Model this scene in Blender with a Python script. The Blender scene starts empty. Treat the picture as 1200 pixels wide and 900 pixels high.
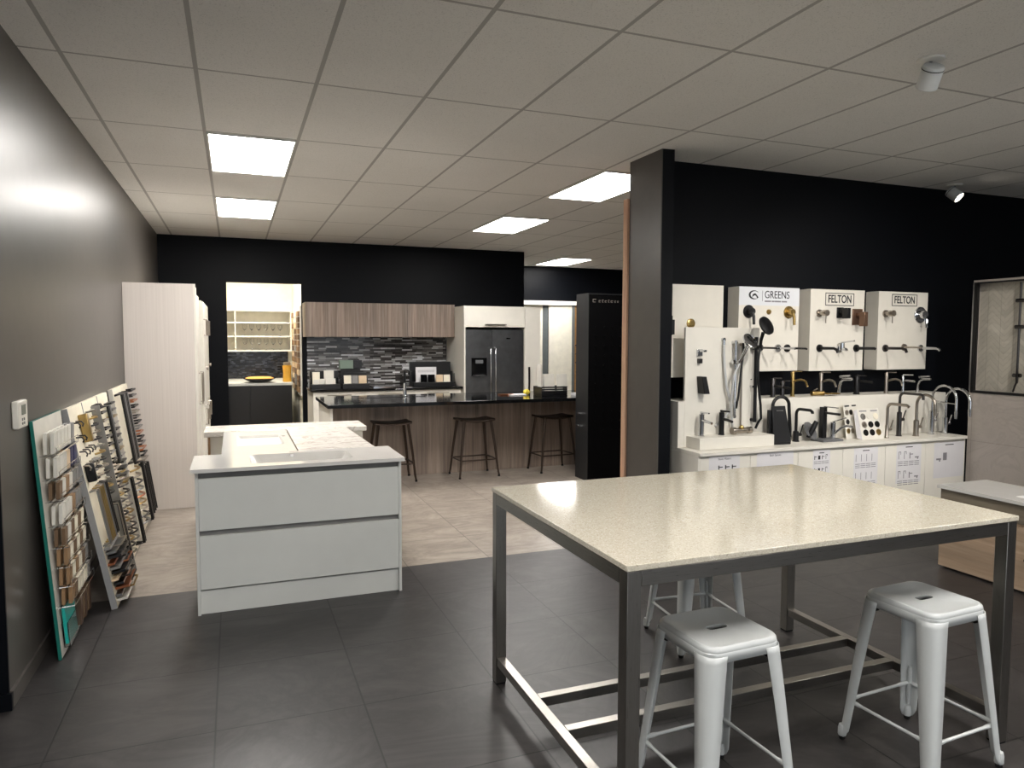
import bpy, bmesh, math, random
from mathutils import Vector, Matrix
random.seed(7)
R = math.radians
PI = math.pi
C = bpy.context.scene.collection

# ------------------------------------------------------------------ camera
F_PX, YAW, PITCH, ROLL, EYE = 840.685, 0.36920, -0.06429, 0.00273, 1.6
def cam_axes():
    cy, sy, cp, sp = math.cos(YAW), math.sin(YAW), math.cos(PITCH), math.sin(PITCH)
    f = Vector((sy*cp, cy*cp, sp)); r = Vector((cy, -sy, 0)); u = r.cross(f)
    cr, sr = math.cos(ROLL), math.sin(ROLL)
    return cr*r + sr*u, -sr*r + cr*u, f
CR, CU, CF = cam_axes()
def at(x, y, axis, val):
    """point of the photograph's pixel (x, y) on the real plane where coordinate `axis` equals `val`"""
    d = CR*((x-600)/F_PX) - CU*((y-450)/F_PX) + CF
    o = Vector((0, 0, EYE))
    return o + d*((val-o[axis])/d[axis])
cam = bpy.data.objects.new('camera', bpy.data.cameras.new('camera')); C.objects.link(cam)
m = Matrix((CR, CU, -CF)).transposed().to_4x4(); m.translation = (0, 0, EYE)
cam.matrix_world = m
cam.data.sensor_width = 36; cam.data.lens = F_PX/1200*36
cam.data.clip_start = .05; cam.data.clip_end = 100
bpy.context.scene.camera = cam

# ------------------------------------------------------------------ materials
def srgb(c):
    def f(v):
        v /= 255.0
        return v/12.92 if v <= .04045 else ((v+.055)/1.055)**2.4
    return (f(c[0]), f(c[1]), f(c[2]), 1)
class NT:
    def __init__(s, name):
        s.m = bpy.data.materials.new(name); s.m.use_nodes = True
        s.t = s.m.node_tree; s.b = s.t.nodes['Principled BSDF']
    def n(s, t, **k):
        x = s.t.nodes.new(t)
        for a, v in k.items(): setattr(x, a, v)
        return x
    def l(s, a, b): s.t.links.new(a, b)
    def obj(s, scale=(1,1,1), loc=(0,0,0), rot=(0,0,0)):
        tc = s.n('ShaderNodeTexCoord'); mp = s.n('ShaderNodeMapping')
        mp.inputs['Scale'].default_value = scale; mp.inputs['Location'].default_value = loc; mp.inputs['Rotation'].default_value = rot
        s.l(tc.outputs['Object'], mp.inputs[0]); return mp.outputs[0]
    def noise(s, vec, scale, detail=4, rough=.55, dist=0):
        x = s.n('ShaderNodeTexNoise'); x.inputs['Scale'].default_value = scale; x.inputs['Detail'].default_value = detail
        x.inputs['Roughness'].default_value = rough; x.inputs['Distortion'].default_value = dist
        s.l(vec, x.inputs['Vector']); return x.outputs[0]
    def ramp(s, fac, stops):
        x = s.n('ShaderNodeValToRGB'); e = x.color_ramp.elements
        while len(e) < len(stops): e.new(.5)
        for i, (p, c) in enumerate(stops):
            e[i].position = p; e[i].color = c
        s.l(fac, x.inputs[0]); return x.outputs[0]
    def mix(s, fac, a, b, mode='MIX'):
        x = s.n('ShaderNodeMix', data_type='RGBA', blend_type=mode)
        for sock, v in ((x.inputs[0], fac), (x.inputs[6], a), (x.inputs[7], b)):
            if hasattr(v, 'links'): s.l(v, sock)
            else: sock.default_value = v
        return x.outputs[2]
    def math(s, op, a, b=None):
        x = s.n('ShaderNodeMath', operation=op)
        for i, v in enumerate((a, b)):
            if v is None: continue
            if hasattr(v, 'links'): s.l(v, x.inputs[i])
            else: x.inputs[i].default_value = v
        return x.outputs[0]
    def bump(s, h, strength=.2, dist=.002):
        x = s.n('ShaderNodeBump'); x.inputs['Strength'].default_value = strength; x.inputs['Distance'].default_value = dist
        s.l(h, x.inputs['Height']); s.l(x.outputs[0], s.b.inputs['Normal'])
    def set(s, **k):
        for a, v in k.items():
            i = s.b.inputs[{'col':'Base Color','rough':'Roughness','metal':'Metallic','coat':'Coat Weight','coatr':'Coat Roughness','spec':'Specular IOR Level','trans':'Transmission Weight','ior':'IOR'}[a]]
            if hasattr(v, 'links'): s.l(v, i)
            else: i.default_value = v
        return s.m
M = {}
def plain(name, c, rough=.5, metal=0, var=.04, bump=0, **k):
    """one paint or metal: a colour with a little procedural unevenness"""
    t = NT(name); v = t.obj()
    n = t.noise(v, 9, 3)
    col = srgb(c)
    dk = tuple(x*(1-var*2) for x in col[:3])+(1,)
    lt = tuple(min(1, x*(1+var)) for x in col[:3])+(1,)
    t.set(col=t.ramp(n, [(.3, dk), (.7, lt)]), rough=rough, metal=metal, **k)
    if bump: t.bump(t.noise(v, 260, 2), bump, .001)
    M[name] = t.m; return t.m
plain('charcoal_paint', (78, 74, 70), .36, bump=.05)
plain('black_paint', (6, 8, 13), .48, bump=.05, spec=.13)
plain('cream_paint', (236, 231, 216), .7)
plain('white_paint', (228, 226, 220), .6)
plain('white_lacquer', (207, 208, 203), .38, var=.01)
plain('warm_white_board', (218, 213, 202), .45, var=.02)
plain('cabinet_white', (220, 216, 206), .42, var=.015)
plain('basin_white', (214, 212, 207), .12, var=.01)
plain('black_plastic', (16, 16, 18), .4)
plain('matt_black', (18, 18, 20), .38, metal=.3)
plain('black_stone', (14, 14, 15), .08)
plain('gloss_black', (10, 10, 11), .12)
plain('chrome', (205, 206, 208), .1, 1, var=.02)
plain('brushed_nickel', (168, 160, 150), .3, 1)
plain('gunmetal', (86, 84, 84), .28, 1)
plain('brass', (176, 150, 96), .28, 1)
plain('rose_bronze', (126, 100, 84), .35, .8)
plain('alu', (150, 150, 150), .35, 1)
plain('grey_edge', (150, 150, 150), .5)
plain('teal', (8, 104, 92), .45)
plain('teal_print', (34, 168, 158), .3)
plain('tan_wood', (150, 118, 84), .5, var=.12)
plain('brown_chip', (110, 86, 62), .5, var=.12)
plain('white_chip', (214, 210, 200), .45)
plain('grey_chip', (130, 128, 126), .5)
plain('navy_chip', (36, 40, 84), .4)
plain('copper', (196, 128, 92), .3, 1)
plain('bronze_metal', (74, 62, 54), .35, .85)
plain('white_metal', (198, 201, 200), .3, var=.01, coat=.25)
plain('rubber', (12, 12, 12), .8)
plain('paper', (212, 210, 212), .7, var=.015)
plain('ink', (40, 40, 44), .7)
plain('faint_ink', (128, 126, 130), .7)
plain('sign_silver', (112, 106, 102), .4)
plain('logo_panel', (214, 216, 220), .4, var=.01)
plain('grey_plastic', (96, 97, 99), .4)
plain('screen_grey', (112, 118, 108), .25)
plain('sage_print', (112, 128, 116), .5)
plain('dark_cabinet', (20, 20, 22), .3)
plain('bowl_orange', (232, 172, 88), .5)
plain('pasta_yellow', (222, 168, 60), .5, var=.1)
plain('yellow_fruit', (212, 190, 60), .5)
plain('sand_chip', (214, 190, 158), .5)
plain('cream_chip', (232, 224, 204), .5)
plain('blue_chip', (92, 128, 150), .5)
plain('hose_grey', (196, 196, 194), .3, .3)
plain('charcoal_counter', (28, 28, 30), .25)
plain('satin_white_track', (240, 238, 230), .4)
plain('stile_grey', (128, 134, 136), .35, .5)
plain('mdf_brown', (164, 122, 74), .55, var=.1)
plain('stand_black', (4, 4, 5), .65, spec=.08)
plain('stand_side', (20, 21, 23), .5)

def brushed(name, c, rough, axis_scale):
    t = NT(name); v = t.obj(axis_scale)
    n = t.noise(v, 14, 5, .7)
    col = srgb(c)
    t.set(col=t.ramp(n, [(.3, tuple(x*.82 for x in col[:3])+(1,)), (.7, col)]), metal=1, rough=t.ramp(n, [(.2, (rough-.06,)*3+(1,)), (.8, (rough+.08,)*3+(1,))]))
    M[name] = t.m
brushed('steel_vertical', (150, 146, 140), .3, (40, 40, 1))
brushed('steel_x', (150, 146, 140), .3, (1, 40, 40))
brushed('steel_y', (150, 146, 140), .3, (40, 1, 40))
plain('fridge_steel', (104, 105, 107), .3, .75, var=.08)

def wood(name, dark, mid, light, sc=(26, 26, .9), rough=.5, band=1):
    t = NT(name); v = t.obj(sc)
    n = t.noise(v, 1.0, 6, .65, .3); n2 = t.noise(t.obj((sc[0]*.22, sc[1]*.22, sc[2]*.35)), 1.3, 2)
    a = t.ramp(n, [(.25, srgb(dark)), (.5, srgb(mid)), (.75, srgb(light))])
    b = t.ramp(n2, [(.3, (1-.28*band, 1-.28*band, 1-.28*band, 1)), (.7, (1+.08*band, 1+.06*band, 1+.04*band, 1))])
    t.set(col=t.mix(1.0, a, b, 'MULTIPLY'), rough=rough); t.bump(n, .08, .001)
    M[name] = t.m
wood('island_timber', (112, 99, 90), (152, 136, 124), (180, 164, 150))
wood('upper_timber', (90, 77, 68), (132, 116, 104), (166, 150, 138))
wood('pale_timber', (150, 128, 106), (176, 152, 128), (192, 170, 146), (1.2, 1.2, 30))
wood('olive_timber', (104, 94, 80), (124, 114, 98), (140, 130, 112), (1.2, 1.2, 30))
wood('white_oak_panel', (196, 188, 181), (203, 195, 188), (209, 202, 195), (90, 90, .8), .5, .06)
wood('raw_pine', (158, 120, 96), (196, 158, 130), (214, 180, 150), (30, 30, .8), .7)

def tiles(name, c_dark, c_mid, c_light, joint, rough, veins):
    t = NT(name); v = t.obj()
    br = t.n('ShaderNodeTexBrick'); br.offset = 0; br.squash = 1
    mp = t.obj((1, 1, 1), (.103+.602*20, -4.862+.600*20, 0))
    t.l(mp, br.inputs['Vector'])
    br.inputs['Scale'].default_value = 1; br.inputs['Mortar Size'].default_value = .004; br.inputs['Mortar Smooth'].default_value = .1
    br.inputs['Brick Width'].default_value = .602; br.inputs['Row Height'].default_value = .600
    br.inputs['Color1'].default_value = (0, 0, 0, 1); br.inputs['Color2'].default_value = (1, 1, 1, 1); br.inputs['Mortar'].default_value = (.5, .5, .5, 1)
    # every tile gets its own piece of cloudy veining
    sh = t.n('ShaderNodeVectorMath', operation='MULTIPLY_ADD'); sh.inputs[1].default_value = (7, 5, 3)
    t.l(br.outputs['Color'], sh.inputs[0]); t.l(v, sh.inputs[2])
    w = t.n('ShaderNodeMapping'); w.inputs['Rotation'].default_value = (0, 0, .7); w.inputs['Scale'].default_value = (1, 1.8, 1)
    t.l(sh.outputs[0], w.inputs[0])
    n1 = t.noise(w.outputs[0], 1.7, 6, .6, 1.4); n2 = t.noise(v, 3.0, 5, .6)
    n4 = t.noise(w.outputs[0], 1.1, 8, .68, 3.2)
    a = t.ramp(n1, [(.3, srgb(c_dark)), (.5, srgb(c_mid)), (.72, srgb(c_light))])
    a = t.mix(veins, a, t.ramp(n4, [(.34, srgb(c_light)), (.46, srgb(c_mid)), (.5, srgb(c_dark)), (.54, srgb(c_mid)), (.66, srgb(c_light))]))
    a = t.mix(.15, a, t.ramp(n2, [(.3, srgb(c_dark)), (.7, srgb(c_light))]))
    t.set(col=t.mix(br.outputs['Fac'], a, srgb(joint)), rough=rough, spec=.4)
    inv = t.math('SUBTRACT', 1.0, br.outputs['Fac']); t.bump(inv, .3, .002)
    M[name] = t.m
tiles('dark_tile', (34, 32, 32), (48, 45, 45), (68, 65, 64), (12, 11, 11), .4, .55)
tiles('light_tile', (112, 102, 93), (138, 129, 119), (166, 156, 145), (104, 96, 88), .36, .5)

def ceiling_mat():
    t = NT('ceiling_tile')
    sp = t.n('ShaderNodeSeparateXYZ'); t.l(t.obj(), sp.inputs[0])
    def line(sock, off, pitch, half):
        a = t.math('DIVIDE', t.math('SUBTRACT', sock, off-pitch*20), pitch)
        fr = t.math('FRACT', a)
        d = t.math('MULTIPLY', t.math('MINIMUM', fr, t.math('SUBTRACT', 1.0, fr)), pitch)
        return t.math('LESS_THAN', d, half)
    lx = line(sp.outputs[0], -.7548, .6, .011); ly = line(sp.outputs[1], 4.094, 1.1863, .009)
    bar = t.math('MAXIMUM', lx, ly)
    v = t.obj(); n = t.noise(v, 150, 2, .5); n2 = t.noise(v, .8, 3)
    body = t.ramp(n, [(.32, srgb((180, 179, 176))), (.42, srgb((228, 226, 222))), (1, srgb((234, 232, 228)))])
    body = t.mix(.5, body, t.ramp(n2, [(.3, srgb((220, 218, 214))), (.7, srgb((236, 234, 230)))]))
    t.set(col=t.mix(bar, body, srgb((172, 170, 166))), rough=.85)
    t.bump(t.math('MULTIPLY', t.math('SUBTRACT', 1.0, bar), n), .25, .004)
    M['ceiling_tile'] = t.m
ceiling_mat()

def quartz():
    t = NT('cream_quartz'); v = t.obj()
    vo = t.n('ShaderNodeTexVoronoi'); vo.inputs['Scale'].default_value = 260; t.l(v, vo.inputs['Vector'])
    n = t.noise(v, 5, 3); n3 = t.noise(v, 90, 3, .7)
    sp = t.n('ShaderNodeSeparateColor'); t.l(vo.outputs['Color'], sp.inputs[0])
    a = t.ramp(sp.outputs[0], [(.0, srgb((140, 130, 110))), (.1, srgb((182, 174, 155))), (.3, srgb((197, 190, 172))), (.93, srgb((207, 201, 186))), (1, srgb((242, 240, 232)))])
    b = t.ramp(n3, [(.35, srgb((190, 182, 164))), (.65, srgb((206, 199, 183)))])
    t.set(col=t.mix(.45, a, b), rough=.09); M['cream_quartz'] = t.m
quartz()

def mosaic(name, pal, bw, rh, mortar, rough=.18, axis='XZ'):
    t = NT(name); sp = t.n('ShaderNodeSeparateXYZ'); t.l(t.obj(), sp.inputs[0])
    cb = t.n('ShaderNodeCombineXYZ'); t.l(sp.outputs[{'X':0,'Y':1}[axis[0]]], cb.inputs[0]); t.l(sp.outputs[2], cb.inputs[1])
    ad = t.n('ShaderNodeVectorMath', operation='ADD'); ad.inputs[1].default_value = (20, 20, 0); t.l(cb.outputs[0], ad.inputs[0])
    br = t.n('ShaderNodeTexBrick'); br.offset = .37; br.offset_frequency = 2; br.squash = .7; br.squash_frequency = 3
    t.l(ad.outputs[0], br.inputs['Vector'])
    br.inputs['Scale'].default_value = 1; br.inputs['Mortar Size'].default_value = .0012
    br.inputs['Brick Width'].default_value = bw; br.inputs['Row Height'].default_value = rh
    br.inputs['Color1'].default_value = (0, 0, 0, 1); br.inputs['Color2'].default_value = (1, 1, 1, 1)
    sc = t.n('ShaderNodeSeparateColor'); t.l(br.outputs['Color'], sc.inputs[0])
    a = t.ramp(sc.outputs[0], [(p, srgb(c)) for p, c in pal])
    n = t.noise(t.obj((6, 6, 60)), 2.5, 3)
    a = t.mix(.35, a, t.ramp(n, [(.3, (.1, .1, .1, 1)), (.7, (.6, .6, .6, 1))]), 'OVERLAY')
    t.set(col=t.mix(br.outputs['Fac'], a, srgb(mortar)), rough=rough)
    t.bump(t.math('SUBTRACT', 1.0, br.outputs['Fac']), .4, .002); M[name] = t.m
mosaic('strip_mosaic', [(0, (44, 41, 40)), (.3, (74, 70, 68)), (.5, (104, 101, 99)), (.72, (150, 148, 146)), (.9, (196, 196, 198)), (1, (216, 216, 218))], .16, .024, (36, 34, 34))
mosaic('dark_mosaic', [(0, (18, 19, 26)), (.5, (34, 36, 46)), (1, (84, 88, 100))], .07, .022, (12, 12, 16))

def stone_tile(name, a, b, c, vein, tw, th, herring=False):
    t = NT(name); v = t.obj()
    sp = t.n('ShaderNodeSeparateXYZ'); t.l(v, sp.inputs[0])
    n = t.noise(t.obj((1, 1.2, 2.2), (0, 0, 0), (.6, 0, 0)), 1.6, 7, .62, 2.0)
    col = t.ramp(n, [(.25, srgb(a)), (.5, srgb(b)), (.56, srgb(vein)), (.6, srgb(b)), (.8, srgb(c))])
    cb = t.n('ShaderNodeCombineXYZ')
    if herring:
        # chevron: rows slope up and down in alternate columns
        fr = t.math('PINGPONG', sp.outputs[1], .11)
        t.l(sp.outputs[1], cb.inputs[0]); t.l(t.math('ADD', sp.outputs[2], fr), cb.inputs[1])
    else:
        t.l(sp.outputs[1], cb.inputs[0]); t.l(sp.outputs[2], cb.inputs[1])
    ad = t.n('ShaderNodeVectorMath', operation='ADD'); ad.inputs[1].default_value = (20*tw-3.665, 20*th-.735, 0); t.l(cb.outputs[0], ad.inputs[0])
    br = t.n('ShaderNodeTexBrick'); br.offset = 0; t.l(ad.outputs[0], br.inputs['Vector'])
    br.inputs['Scale'].default_value = 1; br.inputs['Mortar Size'].default_value = .0015
    br.inputs['Brick Width'].default_value = tw; br.inputs['Row Height'].default_value = th
    br.inputs['Color1'].default_value = (.8, .8, .8, 1); br.inputs['Color2'].default_value = (1, 1, 1, 1); br.inputs['Mortar'].default_value = (.5, .48, .46, 1)
    t.set(col=t.mix(.8, col, br.outputs['Color'], 'MULTIPLY'), rough=.3); M[name] = t.m
stone_tile('marble_tile', (168, 159, 151), (182, 173, 165), (193, 185, 177), (174, 165, 157), .6, .44)
stone_tile('chevron_tile', (178, 172, 158), (192, 186, 173), (204, 199, 187), (186, 180, 167), .11, .05, True)

def marble_white():
    t = NT('white_marble'); n = t.noise(t.obj((1, 2.4, 1), (0, 0, 0), (0, 0, .5)), 2.6, 8, .62, 2.2)
    t.set(col=t.ramp(n, [(.3, srgb((226, 220, 210))), (.5, srgb((238, 234, 226))), (.55, srgb((196, 188, 178))), (.6, srgb((236, 231, 222))), (.8, srgb((240, 236, 228)))]), rough=.16)
    M['white_marble'] = t.m
marble_white()

def glass(name, c=(253, 253, 253)):
    t = NT(name); t.set(col=srgb(c), rough=.02, trans=1.0, ior=1.45); M[name] = t.m
glass('clear_glass')

def emit(name, c, s):
    t = NT(name); t.b.inputs['Emission Color'].default_value = srgb(c); t.b.inputs['Emission Strength'].default_value = s
    t.set(col=(.8, .8, .8, 1)); M[name] = t.m
emit('panel_light', (255, 251, 246), 22.0)
emit('pantry_light', (255, 247, 230), 170.0)
emit('spot_light', (255, 244, 226), 20.0)

# ------------------------------------------------------------------ mesh helpers
class MB:
    def __init__(s): s.bm = bmesh.new(); s.T = Matrix.Identity(4)
    def at(s, m): s.T = m; return s
    def v(s, p): return s.bm.verts.new(s.T @ Vector(p))
    def box(s, x0, x1, y0, y1, z0, z1):
        v = [s.v((x, y, z)) for z in (z0, z1) for y in (y0, y1) for x in (x0, x1)]
        for f in ((0,2,3,1), (4,5,7,6), (0,1,5,4), (2,6,7,3), (0,4,6,2), (1,3,7,5)): s.bm.faces.new([v[i] for i in f])
        return s
    def loft(s, loops, cap0=True, cap1=True, closed=True):
        V = [[s.v(p) for p in L] for L in loops]
        n = len(V[0])
        for a, b in zip(V, V[1:]):
            for i in range(n if closed else n-1):
                j = (i+1) % n
                s.bm.faces.new((a[i], a[j], b[j], b[i]))
        if cap0: s.bm.faces.new(V[0][::-1])
        if cap1: s.bm.faces.new(V[-1])
        return V
    def tube(s, pts, r, n=10, cap=True):
        pts = [Vector(p) for p in pts]
        rr = r if isinstance(r, (list, tuple)) else [r]*len(pts)
        up = None; loops = []
        for i, p in enumerate(pts):
            a = pts[max(0, i-1)]; b = pts[min(len(pts)-1, i+1)]
            d = (b-a).normalized()
            if up is None:
                up = Vector((0, 0, 1)) if abs(d.z) < .9 else Vector((1, 0, 0))
            x = up.cross(d)
            if x.length < 1e-5: x = Vector((0, 1, 0)).cross(d)
            x.normalize(); y = d.cross(x); up = y
            loops.append([p + (x*math.cos(t)+y*math.sin(t))*rr[i] for t in (2*PI*k/n for k in range(n))])
        s.loft(loops, cap, cap); return s
    def cyl(s, a, b, r, r2=None, n=20):
        return s.tube([a, b], [r, r if r2 is None else r2], n)
    def lathe(s, prof, n=24, o=(0,0,0)):
        """profile of (radius, z) about the vertical axis through o"""
        s.loft([[(o[0]+max(r, 1e-4)*math.cos(2*PI*k/n), o[1]+max(r, 1e-4)*math.sin(2*PI*k/n), o[2]+z) for k in range(n)] for r, z in prof]); return s
    def prism(s, poly, z0, z1):
        s.loft([[(x, y, z0) for x, y in poly], [(x, y, z1) for x, y in poly]]); return s
    def build(s, name, mat, parent=None, bevel=0, smooth=True, mats=None):
        bm = s.bm; bmesh.ops.remove_doubles(bm, verts=bm.verts, dist=1e-6)
        bmesh.ops.recalc_face_normals(bm, faces=bm.faces)
        me = bpy.data.meshes.new(name); bm.to_mesh(me); bm.free()
        me.materials.append(M[mat] if isinstance(mat, str) else mat)
        o = bpy.data.objects.new(name, me); C.objects.link(o)
        if parent is not None: o.parent = parent
        if bevel:
            b = o.modifiers.new('bevel', 'BEVEL'); b.width = bevel; b.segments = 2; b.limit_method = 'ANGLE'; b.angle_limit = R(40)
        if smooth and len(me.polygons):
            me.polygons.foreach_set('use_smooth', [True]*len(me.polygons))
            me.set_sharp_from_angle(angle=R(38))
        return o
def bx(x0, x1, y0, y1, z0, z1): return MB().box(x0, x1, y0, y1, z0, z1)
def tag(o, label, cat, group=None, kind=None):
    o['label'] = label; o['category'] = cat
    if group: o['group'] = group
    if kind: o['kind'] = kind
    return o
def thing(name, label, cat, loc=(0,0,0), rz=0, group=None, rot=None):
    o = bpy.data.objects.new(name, None); C.objects.link(o); o.empty_display_size = .05
    o.location = loc; o.rotation_euler = rot if rot else (0, 0, rz)
    return tag(o, label, cat, group)
def struct(name, mb, mat, label=None, bevel=0):
    o = mb.build(name, mat, None, bevel, smooth=False); o['kind'] = 'structure'
    if label: o['label'] = label
    return o
def dup(root, loc, rz=None, label=None, group=None, rot=None):
    r = root.copy(); C.objects.link(r); r.location = loc
    if rz is not None: r.rotation_euler = (0, 0, rz)
    if rot is not None: r.rotation_euler = rot
    if label: r['label'] = label
    if group: r['group'] = group
    for ch in list(root.children):
        c = ch.copy(); C.objects.link(c); c.parent = r
        for g in list(ch.children):
            d = g.copy(); C.objects.link(d); d.parent = c
    return r
def arc(c, r, a0, a1, n, plane='yz'):
    """points of an arc in a vertical plane; angle 0 points along -y (or +x), 90 deg up"""
    out = []
    for k in range(n+1):
        a = R(a0+(a1-a0)*k/n)
        if plane == 'yz': out.append((c[0], c[1]-r*math.cos(a), c[2]+r*math.sin(a)))
        else: out.append((c[0]+r*math.cos(a), c[1], c[2]+r*math.sin(a)))
    return out
def rsq(hx, hy, r, z, n=5, cx=0, cy=0):
    p = []
    for sx, sy, a0 in ((1, 1, 0), (-1, 1, 90), (-1, -1, 180), (1, -1, 270)):
        for k in range(n+1):
            a = R(a0+90*k/n); p.append((cx+sx*(hx-r)+r*math.cos(a), cy+sy*(hy-r)+r*math.sin(a), z))
    return p
def text(s, size, loc, rot, mat, parent, name='lettering', ext=.0012, align='CENTER', sx=1):
    cu = bpy.data.curves.new(name, 'FONT'); cu.body = s; cu.size = size; cu.extrude = ext; cu.align_x = align; cu.align_y = 'CENTER'
    cu.materials.append(M[mat]); o = bpy.data.objects.new(name, cu); C.objects.link(o); o.parent = parent
    o.location = loc; o.rotation_euler = rot; o.scale = (sx, 1, 1); return o
FRONT = (R(90), 0, 0)          # lettering that faces -y

# ------------------------------------------------------------------ the room
H = 2.969; XL = -.93; YB = 10.72; YF = 12.75; XR = 8.2; Y0 = -5.0; YT = 4.82
struct('floor', bx(-3.2, XR+.1, Y0-.1, 4.862, -.1, 0), 'dark_tile')
struct('floor_kitchen', bx(-3.2, XR+.1, 4.862, YF+.1, -.1, 0), 'light_tile')
struct('ceiling', bx(-3.2, XR+.1, Y0-.1, YF+.1, H, H+.1), 'ceiling_tile')
wl = struct('wall_left', bx(XL-.14, XL, 3.572, YB+.1, 0, H), 'charcoal_paint')
struct('wall_left_end', bx(XL-.14, XL-.0005, 3.56, 3.5715, 0, H), 'black_paint')
struct('baseboard_left', bx(XL, XL+.012, 3.572, 7.2, 0, .075), 'charcoal_paint')
struct('baseboard_left_end', bx(XL-.14, XL+.012, 3.545, 3.5595, 0, .075), 'black_paint')
struct('wall_outer_left', bx(-3.2, -3.1, Y0, 5.0, 0, H), 'charcoal_paint')
struct('wall_outer_return', bx(-3.1, XL-.14, 4.9, 5.0, 0, H), 'charcoal_paint')
wb = MB(); wb.box(XL, -.085, YB, YB+.1, 0, H); wb.box(.913, 4.35, YB, YB+.1, 0, H); wb.box(-.085, .913, YB, YB+.1, 2.36, H)
struct('wall_back', wb, 'black_paint')
struct('wall_far', bx(4.2, XR, YF, YF+.1, 0, H), 'black_paint')
struct('wall_kitchen_return', bx(4.25, 4.35, YB+.1, YF, 0, H), 'black_paint')
struct('wall_right', bx(XR, XR+.1, Y0, YF, 0, H), 'charcoal_paint')
struct('wall_tap', bx(3.0, XR, YT, YT+.1, 0, H), 'black_paint')
PIL = [(2.925, 4.54), (3.018, 4.53), (3.018, 4.985), (2.922, 4.985)]
struct('wall_partition', MB().prism(PIL, 0, H), 'black_paint')
struct('wall_partition_side', MB().prism([(2.917, 4.541), (2.9248, 4.541), (2.9218, 4.985), (2.914, 4.985)], 0, H), 'charcoal_paint')
struct('trim_timber_post', bx(2.895, 2.985, 4.986, 5.05, 0, 2.69), 'raw_pine', 'raw pine post at the open back edge of the dark partition', .003)
# the pantry behind the opening
struct('wall_pantry_back', bx(-.8, 1.02, 12.6, 12.7, 0, H), 'cream_paint')
struct('wall_pantry_right', bx(.92, 1.02, YB+.1, 12.6, 0, H), 'cream_paint')
struct('wall_pantry_left', bx(-.8, -.7, YB+.1, 12.6, 0, H), 'cream_paint')
# shopfront behind the camera: mullions with open daylight beyond
rear = MB()
rear.box(-3.1, XR, Y0-.1, Y0, 0, .25); rear.box(-3.1, XR, Y0-.1, Y0, 2.5, H)
for k in range(8): rear.box(-3.1+k*1.6, -3.0+k*1.6, Y0-.1, Y0, .25, 2.5)
struct('wall_rear', rear, 'charcoal_paint')

# ------------------------------------------------------------------ ceiling lights
GX, GY = -.7548, 4.094
def panel(i, j, label, group='square ceiling light panels'):
    x0, y0 = GX+.6*i, GY+1.1863*j
    t = thing('ceiling_light', label, 'ceiling light', (x0+.3, y0+.593, H), 0, group)
    fr = MB(); a, b = .289, .582
    for q in ((-a, a, -b, -b+.012), (-a, a, b-.012, b), (-a, -a+.012, -b+.012, b-.012), (a-.012, a, -b+.012, b-.012)): fr.box(*q, -.014, 0)
    fr.build('frame', 'white_paint', t)
    bx(-a+.012, a-.012, -b+.012, b-.012, -.010, -.002).build('diffuser', 'panel_light', t)
    return t
P_LABELS = [((1, 1), 'large bright ceiling panel above the left wall, nearer of that pair'),
            ((1, 3), 'bright ceiling panel above the left side, farther of that pair'),
            ((6, 1), 'bright ceiling panel partly hidden by the dark partition top'),
            ((6, 3), 'bright ceiling panel in the middle of the row beside the partition'),
            ((10, 6), 'small far bright ceiling panel near the dark far wall')]
for (i, j), lb in P_LABELS: panel(i, j, lb)
for (i, j) in [(1, -3), (6, -3), (1, -6), (6, -6), (11, -3)]:
    panel(i, j, 'ceiling panel at the shopfront end of the room', 'ceiling panels behind the viewpoint')
# pantry light
t = thing('ceiling_light', 'round white ceiling light inside the pantry', 'ceiling light', (.3, 11.15, H))
MB().lathe([(.17, 0), (.17, -.03), (.16, -.04)], 28).build('rim', 'white_paint', t)
MB().lathe([(.155, -.041), (.15, -.05), (.05, -.055)], 28).build('diffuser', 'pantry_light', t)

def spotlight(loc, rot, label):
    t = thing('spotlight', label, 'spotlight', loc, 0, 'adjustable ceiling spotlights')
    MB().lathe([(.062, 0), (.062, -.008), (.055, -.012)], 28).build('mount', 'white_paint', t)
    MB().cyl((0, 0, -.012), (0, 0, -.05), .008).build('stem', 'alu', t)
    h = MB(); T = Matrix.Translation((0, 0, -.085)) @ Matrix.Rotation(rot[2], 4, 'Z') @ Matrix.Rotation(rot[0], 4, 'X')
    h.at(T); h.lathe([(.02, .055), (.046, .054), (.05, .048), (.05, -.052), (.047, -.055), (.043, -.05), (.042, -.03)], 28)
    hd = h.build('head', 'white_metal', t)
    r = MB().at(T); r.lathe([(.0505, .040), (.0515, .040), (.0515, .036), (.0505, .036)], 28); r.build('ring', 'matt_black', hd)
    l = MB().at(T); l.lathe([(.041, -.031), (.041, -.034), (.01, -.036)], 24); l.build('lamp', 'spot_light', hd)
    return t
def spot_lamp(t, aim, watts, cone=70):
    la = bpy.data.lights.new('spot_lamp', 'SPOT'); la.energy = watts; la.spot_size = R(cone); la.spot_blend = .8; la.shadow_soft_size = .04; la.color = (1, .95, .88)
    o = bpy.data.objects.new('spot_lamp', la); C.objects.link(o); d = (Vector(aim)-(Vector(t.location)+Vector((0, 0, -.14)))).normalized()
    o.location = Vector(t.location)+Vector((0, 0, -.09))+d*.075; o.rotation_euler = d.to_track_quat('-Z', 'Y').to_euler()
t = spotlight((3.215, 2.63, H), (R(40), 0, R(-25)), 'white cylinder spotlight on the ceiling, nearer and larger of the two'); spot_lamp(t, (4.0, 4.5, 1.3), 75)
t = spotlight((6.0, 4.62, H), (R(48), 0, R(-160)), 'small white spotlight near the top of the dark tap wall')
t = spotlight((4.9, 2.3, H), (R(40), 0, R(0)), 'white ceiling spotlight out of view to the right'); spot_lamp(t, (5.0, 4.6, 1.4), 75)

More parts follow.
